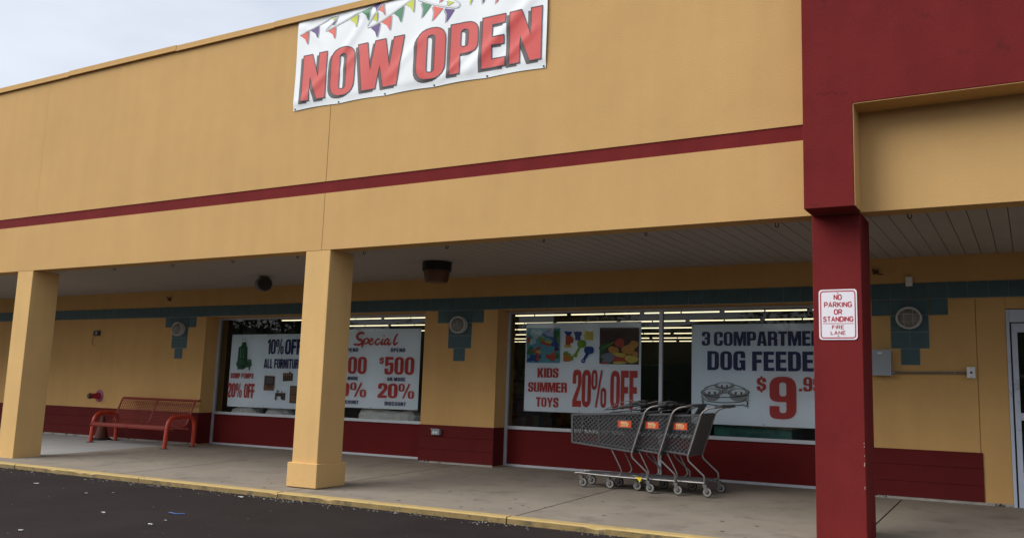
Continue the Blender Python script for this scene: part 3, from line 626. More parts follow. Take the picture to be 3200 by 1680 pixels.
def blob(mb, H, cx, cy, rx, ry, c, y, rnd, rough=.18, rot=0, n=18):
    ph = rnd.uniform(0, 6); ca, sa = math.cos(rot), math.sin(rot); pts = []
    for i in range(n):
        t = -2*math.pi*i/n; r = 1+rough*math.sin(3*t+ph)+rough*.6*math.sin(5*t+2*ph); a, b = rx*r*math.cos(t), ry*r*math.sin(t); pts.append((cx+a*ca-b*sa, cy+a*sa+b*ca))
    art(mb, H, pts, TC[c], y)
k = MB(); rd = random.Random(11); ly = PF
art(k, H3, [(190, 255), (604, 257), (598, 690), (184, 685)], TC['sky'], ly)
for i, (cx, cy, rx, ry, c, rot) in enumerate([(300, 330, 95, 62, 'pale', 0), (250, 420, 55, 40, 'pale', .4), (510, 350, 75, 60, 'blue', .5), (440, 330, 60, 40, 'blue', -.3), (555, 330, 38, 60, 'toygreen', 0), (300, 620, 70, 50, 'blue', 0), (240, 540, 45, 60, 'toygreen', .3), (215, 400, 22, 42, 'toyred', 0), (370, 400, 45, 20, 'lime', .2), (430, 445, 85, 32, 'toyred', .15), (465, 430, 52, 20, 'lemon', .25), (480, 265, 40, 12, 'toyred', 0), (540, 445, 45, 55, 'blue', .3), (330, 510, 40, 22, 'toyred', -.5), (315, 560, 75, 28, 'toyred', .4), (345, 558, 48, 18, 'lemon', .4), (330, 630, 22, 42, 'toyred', .1), (440, 560, 70, 45, 'sky', 0), (495, 620, 75, 40, 'toyred', .2), (520, 580, 40, 25, 'toyred', -.6), (575, 600, 22, 40, 'toygreen', 0), (560, 510, 28, 38, 'plum', 0), (390, 370, 22, 14, 'lemon', 0), (230, 650, 40, 26, 'blue', 0), (580, 400, 15, 40, 'lime', 0)]):
    blob(k, H3, max(205, min(580, cx)), cy, min(rx, 70), ry*.9, c, ly-.0005*(i+1), rd, rot=rot)
k.obj('toy_pile_picture', P3)
k = MB(); ly = PF
for i, (c, p) in enumerate([('blue', [(650, 295), (755, 302), (725, 350), (682, 352)]), ('toyred', [(672, 350), (735, 352), (770, 385), (768, 430), (730, 450), (725, 480), (668, 475)]), ('lemon', [(648, 462), (742, 472), (740, 500), (660, 502)]), ('blue', [(770, 308), (800, 298), (868, 302), (872, 335), (855, 355), (855, 410), (790, 408), (788, 350)]), ('lemon', [(895, 290), (1012, 298), (1012, 410), (905, 400)]),
    ('lime', rr(815, 405, 925, 500, 45)), ('lime', [(835, 480), (862, 500), (800, 605), (775, 592)]), ('lime', rr(768, 570, 818, 618, 24)), ('blue', rr(900, 485, 1022, 575, 42)), ('blue', [(925, 560), (968, 570), (915, 655), (885, 640)]), ('blue', rr(865, 638, 916, 690, 24)), ('pale', rr(880, 650, 903, 672, 11)),
    ('orange', rr(642, 590, 735, 672, 18)), ('lime', [(642, 560), (735, 575), (735, 605), (642, 598)]), ('toyred', [(655, 568), (690, 572), (690, 585), (655, 582)]), ('lime', rr(735, 598, 768, 658, 15)), ('lime', [(655, 545), (700, 545), (705, 572), (690, 572), (688, 556), (668, 556), (664, 570), (652, 568)])]):
    art(k, H3, p, TC[c], ly-.0005*i)
k.obj('toy_picture', P3)
k = MB(); ly = PF; art(k, H3, [(1095, 252), (1582, 252), (1578, 710), (1088, 700)], TC['bg'], ly)
for i, (cx, cy, rx, ry, c, rot) in enumerate([(1180, 640, 80, 55, 'steelblue', 0), (1340, 640, 90, 50, 'toyred', 0), (1150, 490, 70, 40, 'leafg', -.4), (1120, 590, 30, 80, 'leafg', 0), (1340, 440, 60, 55, 'toyred', 0), (1265, 530, 68, 48, 'fruit', .3), (1450, 520, 85, 62, 'fruit', -.2), (1520, 460, 55, 50, 'fruit', .2), (1345, 590, 80, 26, 'lemon', .1), (1490, 640, 85, 48, 'lemon', .1), (1340, 685, 90, 16, 'lemon', 0), (1535, 580, 35, 32, 'fruit', 0), (1200, 470, 90, 8, 'lime', -.5), (1200, 610, 85, 45, 'steelblue', 0), (1150, 690, 55, 10, 'toyred', 0)]):
    blob(k, H3, cx, cy, rx, ry, c, ly-.0005*(i+1), rd, .06, rot)
k.obj('fruit_picture', P3)
# --- dog feeder
P4 = poster('white poster reading 3 COMPARTMENT DOG FEEDER $9.99 beside the dark red column', -4.186, -2.16, .834, 2.19)
tline(P4, '3', -4.035, -3.915, 1.9, 2.092, PF, INKB); tline(P4, 'COMPARTMENT', -3.86, -2.27, 1.896, 2.088, PF, INKB, .05); tline(P4, 'DOG', -3.954, -3.42, 1.565, 1.825, PF, INKB, .06); tline(P4, 'FEEDER', -3.325, -2.32, 1.562, 1.82, PF, INKB, .06)
tline(P4, '$', -3.262, -3.136, 1.28, 1.492, PF, INKR); tline(P4, '9', -3.092, -2.737, .938, 1.492, PF, INKR); tline(P4, '.99', -2.702, -2.40, 1.304, 1.49, PF, INKR, .06)
H4 = hmap((0.00088087326, -4.3710949e-05, -4.1952375, 7.5709608e-05, -0.00097104543, 2.2091187, 4.0503395e-05, 1.1663999e-05))
BOWL, BOWLD, WIRE = mat('print_bowl', (.33, .31, .30), .5, .1), mat('print_bowl_dark', (.09, .075, .07), .5), mat('print_wire', (.025, .03, .035), .5)
k = MB(); ly = PF
def ell(cx, cy, rx, ry, n=28): return [(cx+rx*math.cos(-2*math.pi*i/n), cy+ry*math.sin(-2*math.pi*i/n)) for i in range(n)]
art(k, H4, [(185, 1000), (410, 1010), (395, 1060), (340, 1088), (255, 1085), (200, 1050)], BOWL, ly); art(k, H4, [(540, 1010), (790, 1010), (775, 1065), (700, 1090), (610, 1088), (560, 1060)], BOWL, ly); art(k, H4, [(430, 905), (520, 905), (500, 990), (445, 985)], BOWL, ly)
for cx, cy, rx, ry in ((470, 872, 145, 46), (295, 965, 158, 55), (668, 968, 158, 58)):
    art(k, H4, ell(cx, cy, rx, ry), BOWLD, ly-.001); art(k, H4, ell(cx, cy-4, rx*.93, ry*.86), BOWL, ly-.002); art(k, H4, ell(cx, cy-8, rx*.62, ry*.66), PAPER, ly-.003)
    for d in (-.33, .17): art(k, H4, [(cx+rx*d, cy-6), (cx+rx*(d+.2), cy-6), (cx+rx*(d+.17), cy+ry*.6), (cx+rx*(d+.02), cy+ry*.6)], BOWLD, ly-.004)
for p in ([(185, 912), (250, 885), (330, 862)], [(615, 865), (700, 890), (765, 920)], [(155, 1000), (160, 1080), (165, 1160)], [(808, 1005), (803, 1100), (800, 1190)], [(170, 1010), (300, 1030), (470, 1038), (650, 1032), (800, 1010)], [(200, 1070), (260, 1095), (470, 1112), (700, 1100), (760, 1072)], [(225, 1130), (350, 1150), (500, 1160), (720, 1145), (745, 1140)], [(172, 1040), (188, 1060), (178, 1095), (195, 1145), (225, 1130)], [(790, 1045), (772, 1075), (792, 1110), (780, 1165), (745, 1142)]):
    ribbon(k, [H4(q.x, q.y) for q in smoothpath([(a, b, 0) for a, b in p], 6)], .010, flat(ly-.005), WIRE)
k.obj('feeder_picture', P4)

# ------------------------------------------------------------------ round wall lights
def wall_light(cx, label, kind):
    t = thing('wall_light', label, 'wall light', (cx, YB-.009, 2.205), 'round bulkhead lights on the blue tile panels')
    f = MB(); o = (cx, YB-.009, 2.205); f.lathe([(.128, 0), (.132, .012), (.124, .02), (.122, .06)], o, (0, -1, 0), RING, 28, 1.12); f.obj('housing', t, True)
    f = MB(); f.lathe([(.104, .045), (.104, .066), (.088, .082), (.05, .094), (.0, .098)], o, (0, -1, 0), GLENS, 24, 1.12); f.obj('lens', t, True)
    f = MB(); f.tube([(cx+.122*1.12*math.cos(a), YB-.009-.072, 2.205+.122*math.sin(a)) for a in [2*math.pi*i/32 for i in range(32)]], .0135, RING, 8, closed=True)
    if kind == 'grid':
        for d in (-.045, .045):
            for s_ in (0, 1):
                P = [(u, d*1.0) if not s_ else (d, u) for u in [-.108+.216*i/8 for i in range(9)]]
                f.tube([(cx+a*1.12, YB-.009-.078-.026*max(0, 1-(a*a+b*b)/.0115), 2.205+b) for a, b in P], .003, RING, 6)
    else:
        for ang in (80, 200, 320):
            P = [(r*math.cos(R_(ang)), r*math.sin(R_(ang))) for r in [.108*i/6 for i in range(7)]]
            f.tube([(cx+a*1.12, YB-.009-.078-.026*max(0, 1-(a*a+b*b)/.0115), 2.205+b) for a, b in P], .003, RING, 6)
    f.obj('guard', t, True)
wall_light(LIGHTX[0], 'round caged wall light on the blue tile panel above the red bench', 'tri')
wall_light(LIGHTX[1], 'round caged wall light on the blue tile panel between the two shop windows', 'tri')
wall_light(LIGHTX[2], 'round caged wall light on the blue tile panel right of the dark red column', 'grid')

# ------------------------------------------------------------------ bench
bt = thing('bench', 'orange-red metal mesh bench with looped pipe arms standing by the wall', 'bench', (-14.57, 10.5, .055))
def armloop(x, yf, yr, zt=.60):
    p = [(x, yf-.03, gz(yf)), (x, yf-.012, .38)]
    p += [(x, yf+.16-.16*math.cos(R_(a)), .44+.16*math.sin(R_(a))) for a in range(8, 91, 12)]
    p += [(x, yr-.15+.15*math.sin(R_(a)), .45+.15*math.cos(R_(a))) for a in range(0, 91, 12)]
    p += [(x, yr, .3), (x, yr, gz(yr))]
    f = MB(); f.tube(p, .036, BENCH, 12)
    for yy in (yf-.03, yr): f.lathe([(.075, 0), (.075, .006), (.045, .008)], (x, yy, gz(yy)), (0, 0, 1), DARK, 14)
    f.obj('arm_leg', bt, True)
armloop(-13.44, 10.29, 10.84); armloop(-15.67, 10.40, 10.87)
prof = [(10.30, .365), (10.292, .39), (10.305, .412), (10.36, .424), (10.46, .415), (10.58, .405), (10.68, .412), (10.735, .445), (10.765, .50), (10.80, .60), (10.84, .72), (10.88, .83), (10.905, .872), (10.935, .888), (10.96, .875), (10.965, .855)]
spf = [(p.x, p.y) for p in smoothpath([(a, b, 0) for a, b in prof], 4)]
XB0, XB1 = -15.60, -13.53
def strap(mb, x, w, m, lo=0, hi=None, t=.006):
    P = spf[lo:hi]
    for i in range(len(P)-1): mb.bar((x, *P[i]), (x, *P[i+1]), w, t, m, upv=(0, -.5, 1))
f = MB(); si = next(i for i, p in enumerate(spf) if p[1] > .44 and p[0] > 10.7)
for i in range(0, si+1, 1):
    if i % 2 == 0 or i < 10: f.tube([(XB0, *spf[i]), (XB1, *spf[i])], .0055, BENCHD, 6)
for x in [XB0+.03+i*.085 for i in range(25)]: strap(f, x, .010, BENCHD, 0, si+1, .004)
f.obj('seat', bt)
f = MB(); acc = 0
for i in range(si+1, len(spf)):
    acc += math.dist(spf[i], spf[i-1])
    if acc > .020 or i > len(spf)-8: f.tube([(XB0, *spf[i]), (XB1, *spf[i])], .0045, BENCHD, 6); acc = 0
for x in [XB0+.03+i*.056 for i in range(37)]: strap(f, x, .013, BENCHD, si, None, .004)
f.obj('backrest', bt)
for x in (XB0, (XB0+XB1)/2, XB1):
    f = MB(); strap(f, x, .034, BENCHD, 0, None, .014); f.obj('rib', bt)
f = MB(); f.tube([(XB0-.01, 10.925, .878), (XB1+.08, 10.925, .878)], .022, BENCHD, 10); f.tube([(-15.67, 10.45, .37), (-13.44, 10.42, .37)], .022, BENCHD, 8); f.tube([(-15.67, 10.72, .38), (-13.44, 10.72, .38)], .022, BENCHD, 8); f.obj('rail', bt, True)
# traffic cone behind the bench
ct = thing('traffic_cone', 'orange traffic cone with black base behind the left end of the red bench', 'traffic cone', (-16.0, 10.8, gz(10.8)))
f = MB(); f.lathe([(.125, .03), (.118, .06), (.032, .44), (.028, .455), (.0, .456)], (-16.0, 10.8, gz(10.8)), (0, 0, 1), ORANGE, 20); f.obj('body', ct, True)
f = MB(); f.lathe([(.185, 0), (.185, .022), (.15, .034), (.12, .036)], (-16.0, 10.8, gz(10.8)), (0, 0, 1), BLK, 8); f.obj('base', ct)

# ------------------------------------------------------------------ shopping carts
def lattice(mb, quad, n1, m, step=.056, w=.0075):
    """diamond lattice inside a planar quad given as 4 corners (ccw)"""
    A, Bq, Cq, D = [Vector(p) for p in quad]; ex = (Bq-A).normalized(); nn = ex.cross(D-A).normalized(); ey = nn.cross(ex)
    Q = [((p-A).dot(ex), (p-A).dot(ey)) for p in (A, Bq, Cq, D)]
    for s_ in (1, -1):
        lo, hi = -3.0, 3.0; c = lo
        while c < hi:
            hits = []
            for i in range(4):
                (x0, y0_), (x1, y1_) = Q[i], Q[(i+1) % 4]; f0, f1 = y0_-s_*x0*n1-c, y1_-s_*x1*n1-c
                if f0*f1 < 0: t = f0/(f0-f1); hits.append((x0+(x1-x0)*t, y0_+(y1_-y0_)*t))
            if len(hits) == 2 and math.dist(*hits) > .012:
                p, q = [A+ex*h[0]+ey*h[1] for h in hits]; mb.bar(p, q, w, .004, m, upv=nn)
            c += step
GATE = lambda m_: m_
def make_cart(label, gate_up):
    t = thing('shopping_cart', label, 'shopping cart', (0, 0, 0), 'nested shopping carts by the window')
    hw0, hw1 = .262, .168                    # half width at rear and front
    TR, BR_, TF, BF = (-.085, .940), (-.236, .470), (-1.09, .885), (-1.08, .545)
    hw = lambda x: hw0+(hw1-hw0)*max(0, min(1, (-x-.08)/1.0))
    c3 = lambda p, s_: (p[0], s_*hw(p[0]), p[1])
    f = MB()
    for s_ in (-1, 1):
        lattice(f, [c3(BF, s_), c3(BR_, s_), c3(TR, s_), c3(TF, s_)], 1.0, PLAST)
        f.bar(c3(TF, s_), c3(TR, s_), .026, .022, PLAST); f.bar(c3(BF, s_), c3(BR_, s_), .022, .022, PLAST); f.bar(c3(BF, s_), c3(TF, s_), .024, .026, PLAST, upv=(1, 0, 0)); f.bar((BR_[0]-.012, s_*hw(BR_[0]), BR_[1]), (TR[0]-.012, s_*hw(TR[0]), TR[1]), .020, .030, PLAST, upv=(0, 1, 0))
    lattice(f, [c3(BF, -1), c3(BF, 1), c3(TF, 1), c3(TF, -1)], 1.0, PLAST, .056, .005); lattice(f, [c3(BF, -1), c3(BR_, -1), c3(BR_, 1), c3(BF, 1)], 1.0, PLAST, .07, .005)
    f.bar(c3(TF, -1), c3(TF, 1), .026, .024, PLAST); f.bar(c3(BF, -1), c3(BF, 1), .022, .022, PLAST); f.bar(c3(BR_, -1), c3(BR_, 1), .022, .022, PLAST)
    f.obj('basket', t)
    # tubular frame
    f = MB(); r = .0115
    for s_ in (-1, 1):
        y = s_*(hw0+.012)
        f.tube(smoothpath([(.10, y*.98, 1.035), (.02, y, 1.020), (-.03, y, .995), (-.066, y, .962), (-.085, y, .92), (-.16, y, .69), (-.234, y, .468), (-.240, y, .44), (-.232, y, .405), (-.20, y, .372), (-.07, y, .262), (-.042, y, .235), (-.036, y, .20), (-.038, y, .12)], 3), r, STEEL, 8)
        f.tube(smoothpath([(-.55, s_*.19, .50), (-.47, s_*.19, .36), (-.408, s_*.185, .235), (-.412, s_*.18, .19), (-.455, s_*.175, .165)], 4), .0095, STEEL, 8)
        f.tube(smoothpath([(-.04, y, .158), (-.30, s_*.235, .155), (-.70, s_*.175, .158), (-.98, s_*.15, .168), (-1.045, s_*.148, .160)], 4), .0105, STEEL, 8)
    f.tube([(-.04, -.27, .158), (-.04, .27, .158)], .0095, STEEL, 8); f.tube([(-.95, -.15, .165), (-.95, .15, .165)], .0085, STEEL, 8); f.tube([(-.455, -.175, .165), (-.455, .175, .165)], .008, STEEL, 8); f.tube([(-.236, -.27, .455), (-.236, .27, .455)], .008, STEEL, 8)
    f.obj('frame', t, True)
    f = MB(); f.hexa([(-.92, -.14, .166), (-.08, -.245, .160), (-.08, .245, .160), (-.92, .14, .166), (-.92, -.14, .176), (-.08, -.245, .170), (-.08, .245, .170), (-.92, .14, .176)], PLAST); f.obj('bottom_tray', t)
    f = MB(); f.tube(smoothpath([(.09, -.272, 1.034), (.155, -.262, 1.048), (.178, -.22, 1.05), (.18, 0, 1.05), (.178, .22, 1.05), (.155, .262, 1.048), (.09, .272, 1.034)], 5), .0175, PLAST, 10); f.obj('handle', t, True)
    # rear gate with the folded child seat: hanging, or swung up over the nested cart
    f = MB()
    def slats(p0, p1, wa, wb, n=9):
        p0, p1 = Vector(p0), Vector(p1); d = (p1-p0).normalized(); up_ = d.cross(Vector((0, 1, 0)))
        for i in range(n):
            s_ = -1+2*i/(n-1); f.bar(p0+Vector((0, s_*wa, 0)), p1+Vector((0, s_*wb, 0)), .026, .008, PLAST, upv=up_)
        for k_ in (0, .3, .65, 1): q = p0.lerp(p1, k_); w_ = wa+(wb-wa)*k_; f.bar(q+Vector((0, -w_-.012, 0)), q+Vector((0, w_+.012, 0)), .026, .012, PLAST, upv=up_)
    if gate_up:
        slats((-.62, 0, .965), (-.10, 0, 1.055), .165, .22); slats((-.56, 0, .935), (-.14, 0, .985), .15, .2, 7); slats((-.45, 0, .99), (-.20, 0, 1.075), .14, .16, 7)
        f.tube(smoothpath([(-.12, -.2, 1.03), (-.30, -.2, 1.085), (-.60, -.17, .985), (-.66, -.15, .945)], 5), .006, STEEL, 6); f.tube(smoothpath([(-.12, .2, 1.03), (-.30, .2, 1.085), (-.60, .17, .985), (-.66, .15, .945)], 5), .006, STEEL, 6)
    else:
        slats((-.232, 0, .48), (-.092, 0, .945), .235, .245, 12); slats((-.215, 0, .93), (-.155, 0, 1.035), .13, .11, 6)
        f.hexa([(-.236, -.24, .48), (-.226, -.24, .48), (-.226, .24, .48), (-.236, .24, .48), (-.096, -.245, .93), (-.086, -.245, .93), (-.086, .245, .93), (-.096, .245, .93)], PLAST)
    f.obj('gate', t)
    # orange plate on the near side
    f = MB(); n_ = lambda x: -hw(x)-.008
    xs, zs = (-.436, -.262), (.758, .836)
    f.hexa([(xs[0]-.012, n_(xs[0])+.004, zs[0]-.010), (xs[1]+.008, n_(xs[1])+.004, zs[0]-.010), (xs[1]+.008, n_(xs[1])+.007, zs[0]-.010), (xs[0]-.012, n_(xs[0])+.007, zs[0]-.010)]+[(xs[0]-.012, n_(xs[0])+.004, zs[1]+.008), (xs[1]+.008, n_(xs[1])+.004, zs[1]+.008), (xs[1]+.008, n_(xs[1])+.007, zs[1]+.008), (xs[0]-.012, n_(xs[0])+.007, zs[1]+.008)], PLAST)
    f.hexa([(xs[0], n_(xs[0]), zs[0]), (xs[1], n_(xs[1]), zs[0]), (xs[1], n_(xs[1])+.003, zs[0]), (xs[0], n_(xs[0])+.003, zs[0]), (xs[0], n_(xs[0]), zs[1]), (xs[1], n_(xs[1]), zs[1]), (xs[1], n_(xs[1])+.003, zs[1]), (xs[0], n_(xs[0])+.003, zs[1])], STK)
    pl = f.obj('name_plate', t)
    f = MB(); fn = lambda a, b: (a, n_(a)-.0015, b); ww = xs[1]-xs[0]
    text(f, 'BIG', xs[0]+.2*ww, xs[0]+.68*ww, .796, .828, 0, CREAM, .05, fn=fn); text(f, 'LOTS', xs[0]+.2*ww, xs[0]+.70*ww, .766, .791, 0, CREAM, .12, fn=fn)
    f.shape([[(xs[0]+.72*ww, .776), (xs[0]+.755*ww, .776), (xs[0]+.80*ww, .815), (xs[0]+.715*ww, .815)]], fn, CREAM); f.shape([[(xs[0]+.715*ww, .764), (xs[0]+.75*ww, .764), (xs[0]+.75*ww, .772), (xs[0]+.715*ww, .772)]], fn, CREAM)
    f.obj('plate_lettering', pl)
    # casters
    for x, y, rear in ((0, -.268, 1), (0, .268, 1), (-.93, -.145, 0), (-.93, .145, 0)):
        f = MB(); f.lathe([(.03, -.012), (.056, -.014), (.058, -.008), (.058, .008), (.056, .014), (.03, .012)], (x, y, .058), (0, 1, 0), BLK, 22)
        f.lathe([(.024, -.0155), (.049, -.0155), (.049, .0155), (.024, .0155)], (x, y, .058), (0, 1, 0), TIRE, 22); f.lathe([(.0, -.018), (.026, -.017), (.026, .017), (.0, .018)], (x, y, .058), (0, 1, 0), DARK, 14)
        w_ = f.obj('wheel', t, True)
        f = MB()
        for s_ in (-1, 1): f.hexa([(x-.016, y+s_*.021-.002, .05), (x+.012, y+s_*.021-.002, .05), (x+.012, y+s_*.021+.002, .05), (x-.016, y+s_*.021+.002, .05), (x-.055, y+s_*.021-.002, .132), (x-.005, y+s_*.021-.002, .132), (x-.005, y+s_*.021+.002, .132), (x-.055, y+s_*.021+.002, .132)], STEEL)
        f.box(x-.058, x-.003, y-.023, y+.023, .128, .142, STEEL); f.obj('caster_fork', w_)
    if gate_up == 2:
        f = MB(); f.add([(-.17, -.29, .165), (-.10, -.292, .178), (-.125, -.296, .115)], [(0, 1, 2)], YTAG); f.add([(-.20, -.285, .172), (-.13, -.29, .176), (-.17, -.29, .160)], [(0, 1, 2)], YTAG); f.obj('yellow_tag', t)
    return t
def put(t, x, y, rz): t.location = (x, y, gz(y)+.004); t.rotation_euler = (0, SY*0, rz)
k = make_cart('front cart of the nested row, leftmost, with a yellow tag on its frame', 2); put(k, -4.136, 10.125, R_(4))
k = make_cart('grey shopping cart nested between the two other carts', 1); put(k, -3.773, 10.134, R_(1.8))
k = make_cart('rearmost cart of the nested row, with its whole handle and rear gate showing', 0); put(k, -3.415, 10.156, R_(1.2))

# ------------------------------------------------------------------ small wall and ceiling fittings
t = thing('electrical_box', 'grey metal electrical box on the yellow wall right of the dark red column', 'electrical box', (-1.61, YB, 1.67))
f = MB(); f.box(-1.73, -1.492, YB-.13, YB-.001, 1.515, 1.815, GALV); f.obj('cabinet', t, bevel=.004)
f = MB(); f.box(-1.735, -1.487, YB-.142, YB-.131, 1.513, 1.822, GALV); f.box(-1.64, -1.585, YB-.144, YB-.142, 1.772, 1.792, WHITEP); f.obj('lid', t, bevel=.002)
f = MB(); f.tube([(-1.49, YB-.03, 1.552), (-.668, YB-.03, 1.562)], .014, mat('painted_conduit', (.17, .145, .11), .6), 10); f.tube([(-1.495, YB-.03, 1.552), (-1.46, YB-.03, 1.5525)], .019, GALV, 10)
f.tube([(-.80, YB-.03, 1.5605), (-.79, YB-.03, 1.5606)], .018, GALV, 8)
tag(f.obj('conduit', smooth=True), 'thin horizontal conduit pipe between the grey electrical box and the small switch plate', 'conduit')
t = thing('switch_box', 'small pale switch plate at the right end of the conduit', 'switch', (-.622, YB, 1.563))
f = MB(); f.box(-.664, -.582, YB-.05, YB-.001, 1.503, 1.623, GALV); f.obj('back_box', t, bevel=.003)
f = MB(); f.box(-.668, -.578, YB-.055, YB-.051, 1.499, 1.627, WHITEP); f.lathe([(.014, 0), (.013, .006), (.004, .007)], (-.622, YB-.055, 1.563), (0, -1, 0), DARK, 12)
for z in (1.515, 1.611): f.lathe([(.005, 0), (.004, .003)], (-.622, YB-.055, z), (0, -1, 0), DARK, 8)
f.obj('face_plate', t)
f = MB(); f.box(-1.309, -1.232, YB-.045, YB-.010, 2.592, 2.706, WHITEP); tag(f.obj('sensor_box', bevel=.004), 'small white box above the round wall light right of the dark red column', 'sensor')
t = thing('outlet', 'grey metal outlet box with two white sockets on the red pier base', 'outlet', (-8.215, YB-.014, .55))
f = MB(); f.box(-8.29, -8.14, YB-.07, YB-.0145, .507, .592, GALV); f.box(-8.30, -8.13, YB-.085, YB-.0705, .586, .600, GALV); f.obj('box', t, bevel=.003)
f = MB()
for x in (-8.243, -8.193): f.lathe([(.019, 0), (.019, .006), (.012, .007)], (x, YB-.07, .545), (0, -1, 0), WHITEP, 12)
f.obj('sockets', t)
t = thing('outlet', 'dark open outlet box with dangling wire on the yellow wall left of the bench', 'outlet', (-16.9, YB, 2.15))
f = MB(); f.box(-16.98, -16.80, YB-.04, YB-.001, 2.10, 2.20, DARK); f.box(-16.90, -16.86, YB-.044, YB-.0405, 2.125, 2.18, GALV); f.obj('box', t)
f = MB(); f.tube(smoothpath([(-16.93, YB-.03, 2.10), (-17.0, YB-.03, 2.03), (-16.99, YB-.03, 1.93), (-16.93, YB-.02, 1.90)], 5), .005, mat('brown_wire', (.16, .09, .03), .7), 6); f.obj('wire', t)
for cx, cz, lab in ((-14.76, 2.79, 'small rusty bracket high on the wall above the left round wall light'), (-1.655, 2.777, 'small rusty bracket high on the wall close beside the dark red column')):
    f = MB(); f.box(cx-.035, cx+.03, YB-.03, YB-.001, cz-.02, cz+.03, RUST); f.tube([(cx, YB-.02, cz), (cx+.05, YB-.06, cz-.03), (cx+.09, YB-.05, cz-.035)], .009, RUST, 6); f.tube([(cx-.02, YB-.02, cz+.02), (cx-.03, YB-.06, cz+.035)], .010, RUST, 6)
    tag(f.obj('bracket'), lab, 'bracket')
t = thing('fire_connection', 'red fire hose connection with round faded plate on the yellow wall left of the bench', 'fire connection', (-16.64, YB, .89))
o = (-16.64, YB-.001, .89)
f = MB(); f.lathe([(.125, 0), (.125, .008), (.11, .014), (.04, .018)], o, (0, -1, 0), PINK, 26); f.obj('wall_plate', t, True)
f = MB(); f.lathe([(.075, .014), (.066, .05), (.052, .07), (.05, .15), (.056, .152), (.056, .17), (.05, .172)], o, (-.12, -1, -.02), FDCR, 20); f.obj('pipe', t, True)
f = MB(); f.lathe([(.046, .172), (.048, .215), (.044, .225), (.0, .226)], o, (-.12, -1, -.02), BRASS, 18)
for a in (0, 90, 180, 270): f.box(o[0]-.026+.055*math.cos(R_(a))-.008, o[0]-.026+.055*math.cos(R_(a))+.008, o[1]-.20, o[1]-.17, o[2]+.055*math.sin(R_(a))-.008, o[2]+.055*math.sin(R_(a))+.008, FDCR)
f.obj('cap', t, True)
t = thing('ceiling_lamp', 'canopy ceiling lamp with black collar and brown amber lens near the centre column', 'ceiling lamp', (-7.22, 9.57, ZC))
o = (-7.22, 9.57, ZC)
f = MB(); f.lathe([(.2, -.001), (.2, -.125), (.17, -.127)], o, (0, 0, 1), BLK, 32); f.obj('collar', t, True)
f = MB(); f.lathe([(.182, -.126), (.176, -.16), (.162, -.25), (.150, -.282), (.10, -.286), (.0, -.287)], o, (0, 0, 1), AMB, 32); f.obj('lens', t, True)
t = thing('floodlight', 'round grey floodlight can hung under the canopy between the bench and the centre column', 'floodlight', (-10.98, 9.92, ZC))
ax = Vector((.90, -.42, -.02)).normalized(); o = Vector((-11.03, 9.98, 2.825))
f = MB(); f.lathe([(.05, -.10), (.09, -.085), (.115, -.04), (.118, .10), (.124, .105), (.124, .118), (.110, .12)], o, ax, mat('grey_lamp_can', (.16, .155, .15), .5), 26); f.obj('can', t, True)
f = MB(); f.lathe([(.110, .121), (.08, .126), (.0, .129)], o, ax, mat('dark_lamp_lens', (.05, .045, .04), .6, spec=.15), 24); f.obj('lens', t, True)
f = MB(); f.box(-11.06, -10.98, 9.93, 10.03, 2.93, ZC-.001, DARK); f.tube([(-11.02, 9.98, 2.94), (-11.02, 9.98, 2.87)], .02, DARK, 10); f.obj('mount', t)
# eye hooks along the canopy edge
hk = MB(); hk.tube([(-.018, 0, 0), (-.018, 0, -.03)]+[(.018*math.cos(R_(a)), 0, -.03+.018*math.sin(R_(a))) for a in range(190, 351, 20)]+[(.018, 0, -.03), (.018, 0, -.012)], .0045, RUST, 6)
hm = None
for x in (-12.52, -11.17, -9.90, -8.66, -7.50, -6.20, -4.85, -3.59, -2.18, -.94):
    if hm is None: o = hm = hk.obj('ceiling_hook', smooth=True)
    else: o = hm.copy(); COL.objects.link(o)
    o.location = (x, 8.40, ZC); o.rotation_euler = (0, 0, random.uniform(-.6, .6))
    nth = ('first', 'second', 'third', 'fourth', 'fifth', 'sixth', 'seventh', 'eighth', 'ninth', 'last')[(-12.52, -11.17, -9.90, -8.66, -7.50, -6.20, -4.85, -3.59, -2.18, -.94).index(x)]
    tag(o, 'small rusty hook behind the canopy edge, %s of the row from the left' % nth, 'hook', 'small hooks along the canopy edge')

# ------------------------------------------------------------------ things inside the windows
BAGW = mat('white_plastic_sack', (.70, .68, .62), .5, .25, 9)
def sack(cx, cy, w, d, h, m, name, label, cat, seed):
    r = random.Random(seed); bm = bmesh.new(); bmesh.ops.create_icosphere(bm, subdivisions=3, radius=1)
    for v in bm.verts:
        n = 1+.09*math.sin(v.co.x*5+seed)+.07*math.sin(v.co.z*7+v.co.y*4+seed)+r.uniform(-.025, .025)
        q = Vector([math.copysign(abs(a)**.65, a) for a in v.co]); v.co = Vector((cx+q.x*w*n, cy+q.y*d*n, .085+h/2+q.z*h/2*n))
    me = bpy.data.meshes.new(name); bm.to_mesh(me); bm.free(); me.materials.append(m); o = bpy.data.objects.new(name, me); COL.objects.link(o); return tag(o, label, cat)
sack(-13.05, 11.70, .36, .16, .80, BAGW, 'sack', 'stack of pale sacks behind the window under the SUMP PUMPS lettering', 'sack', 1)
sack(-12.25, 11.72, .38, .17, .74, BAGW, 'sack', 'pale stacked sacks below the furniture pictures of the left poster', 'sack', 2)
sack(-9.75, 11.76, .66, .2, .78, BAGW, 'sack', 'wide pale wrapped bale below the Special poster', 'bale', 4)
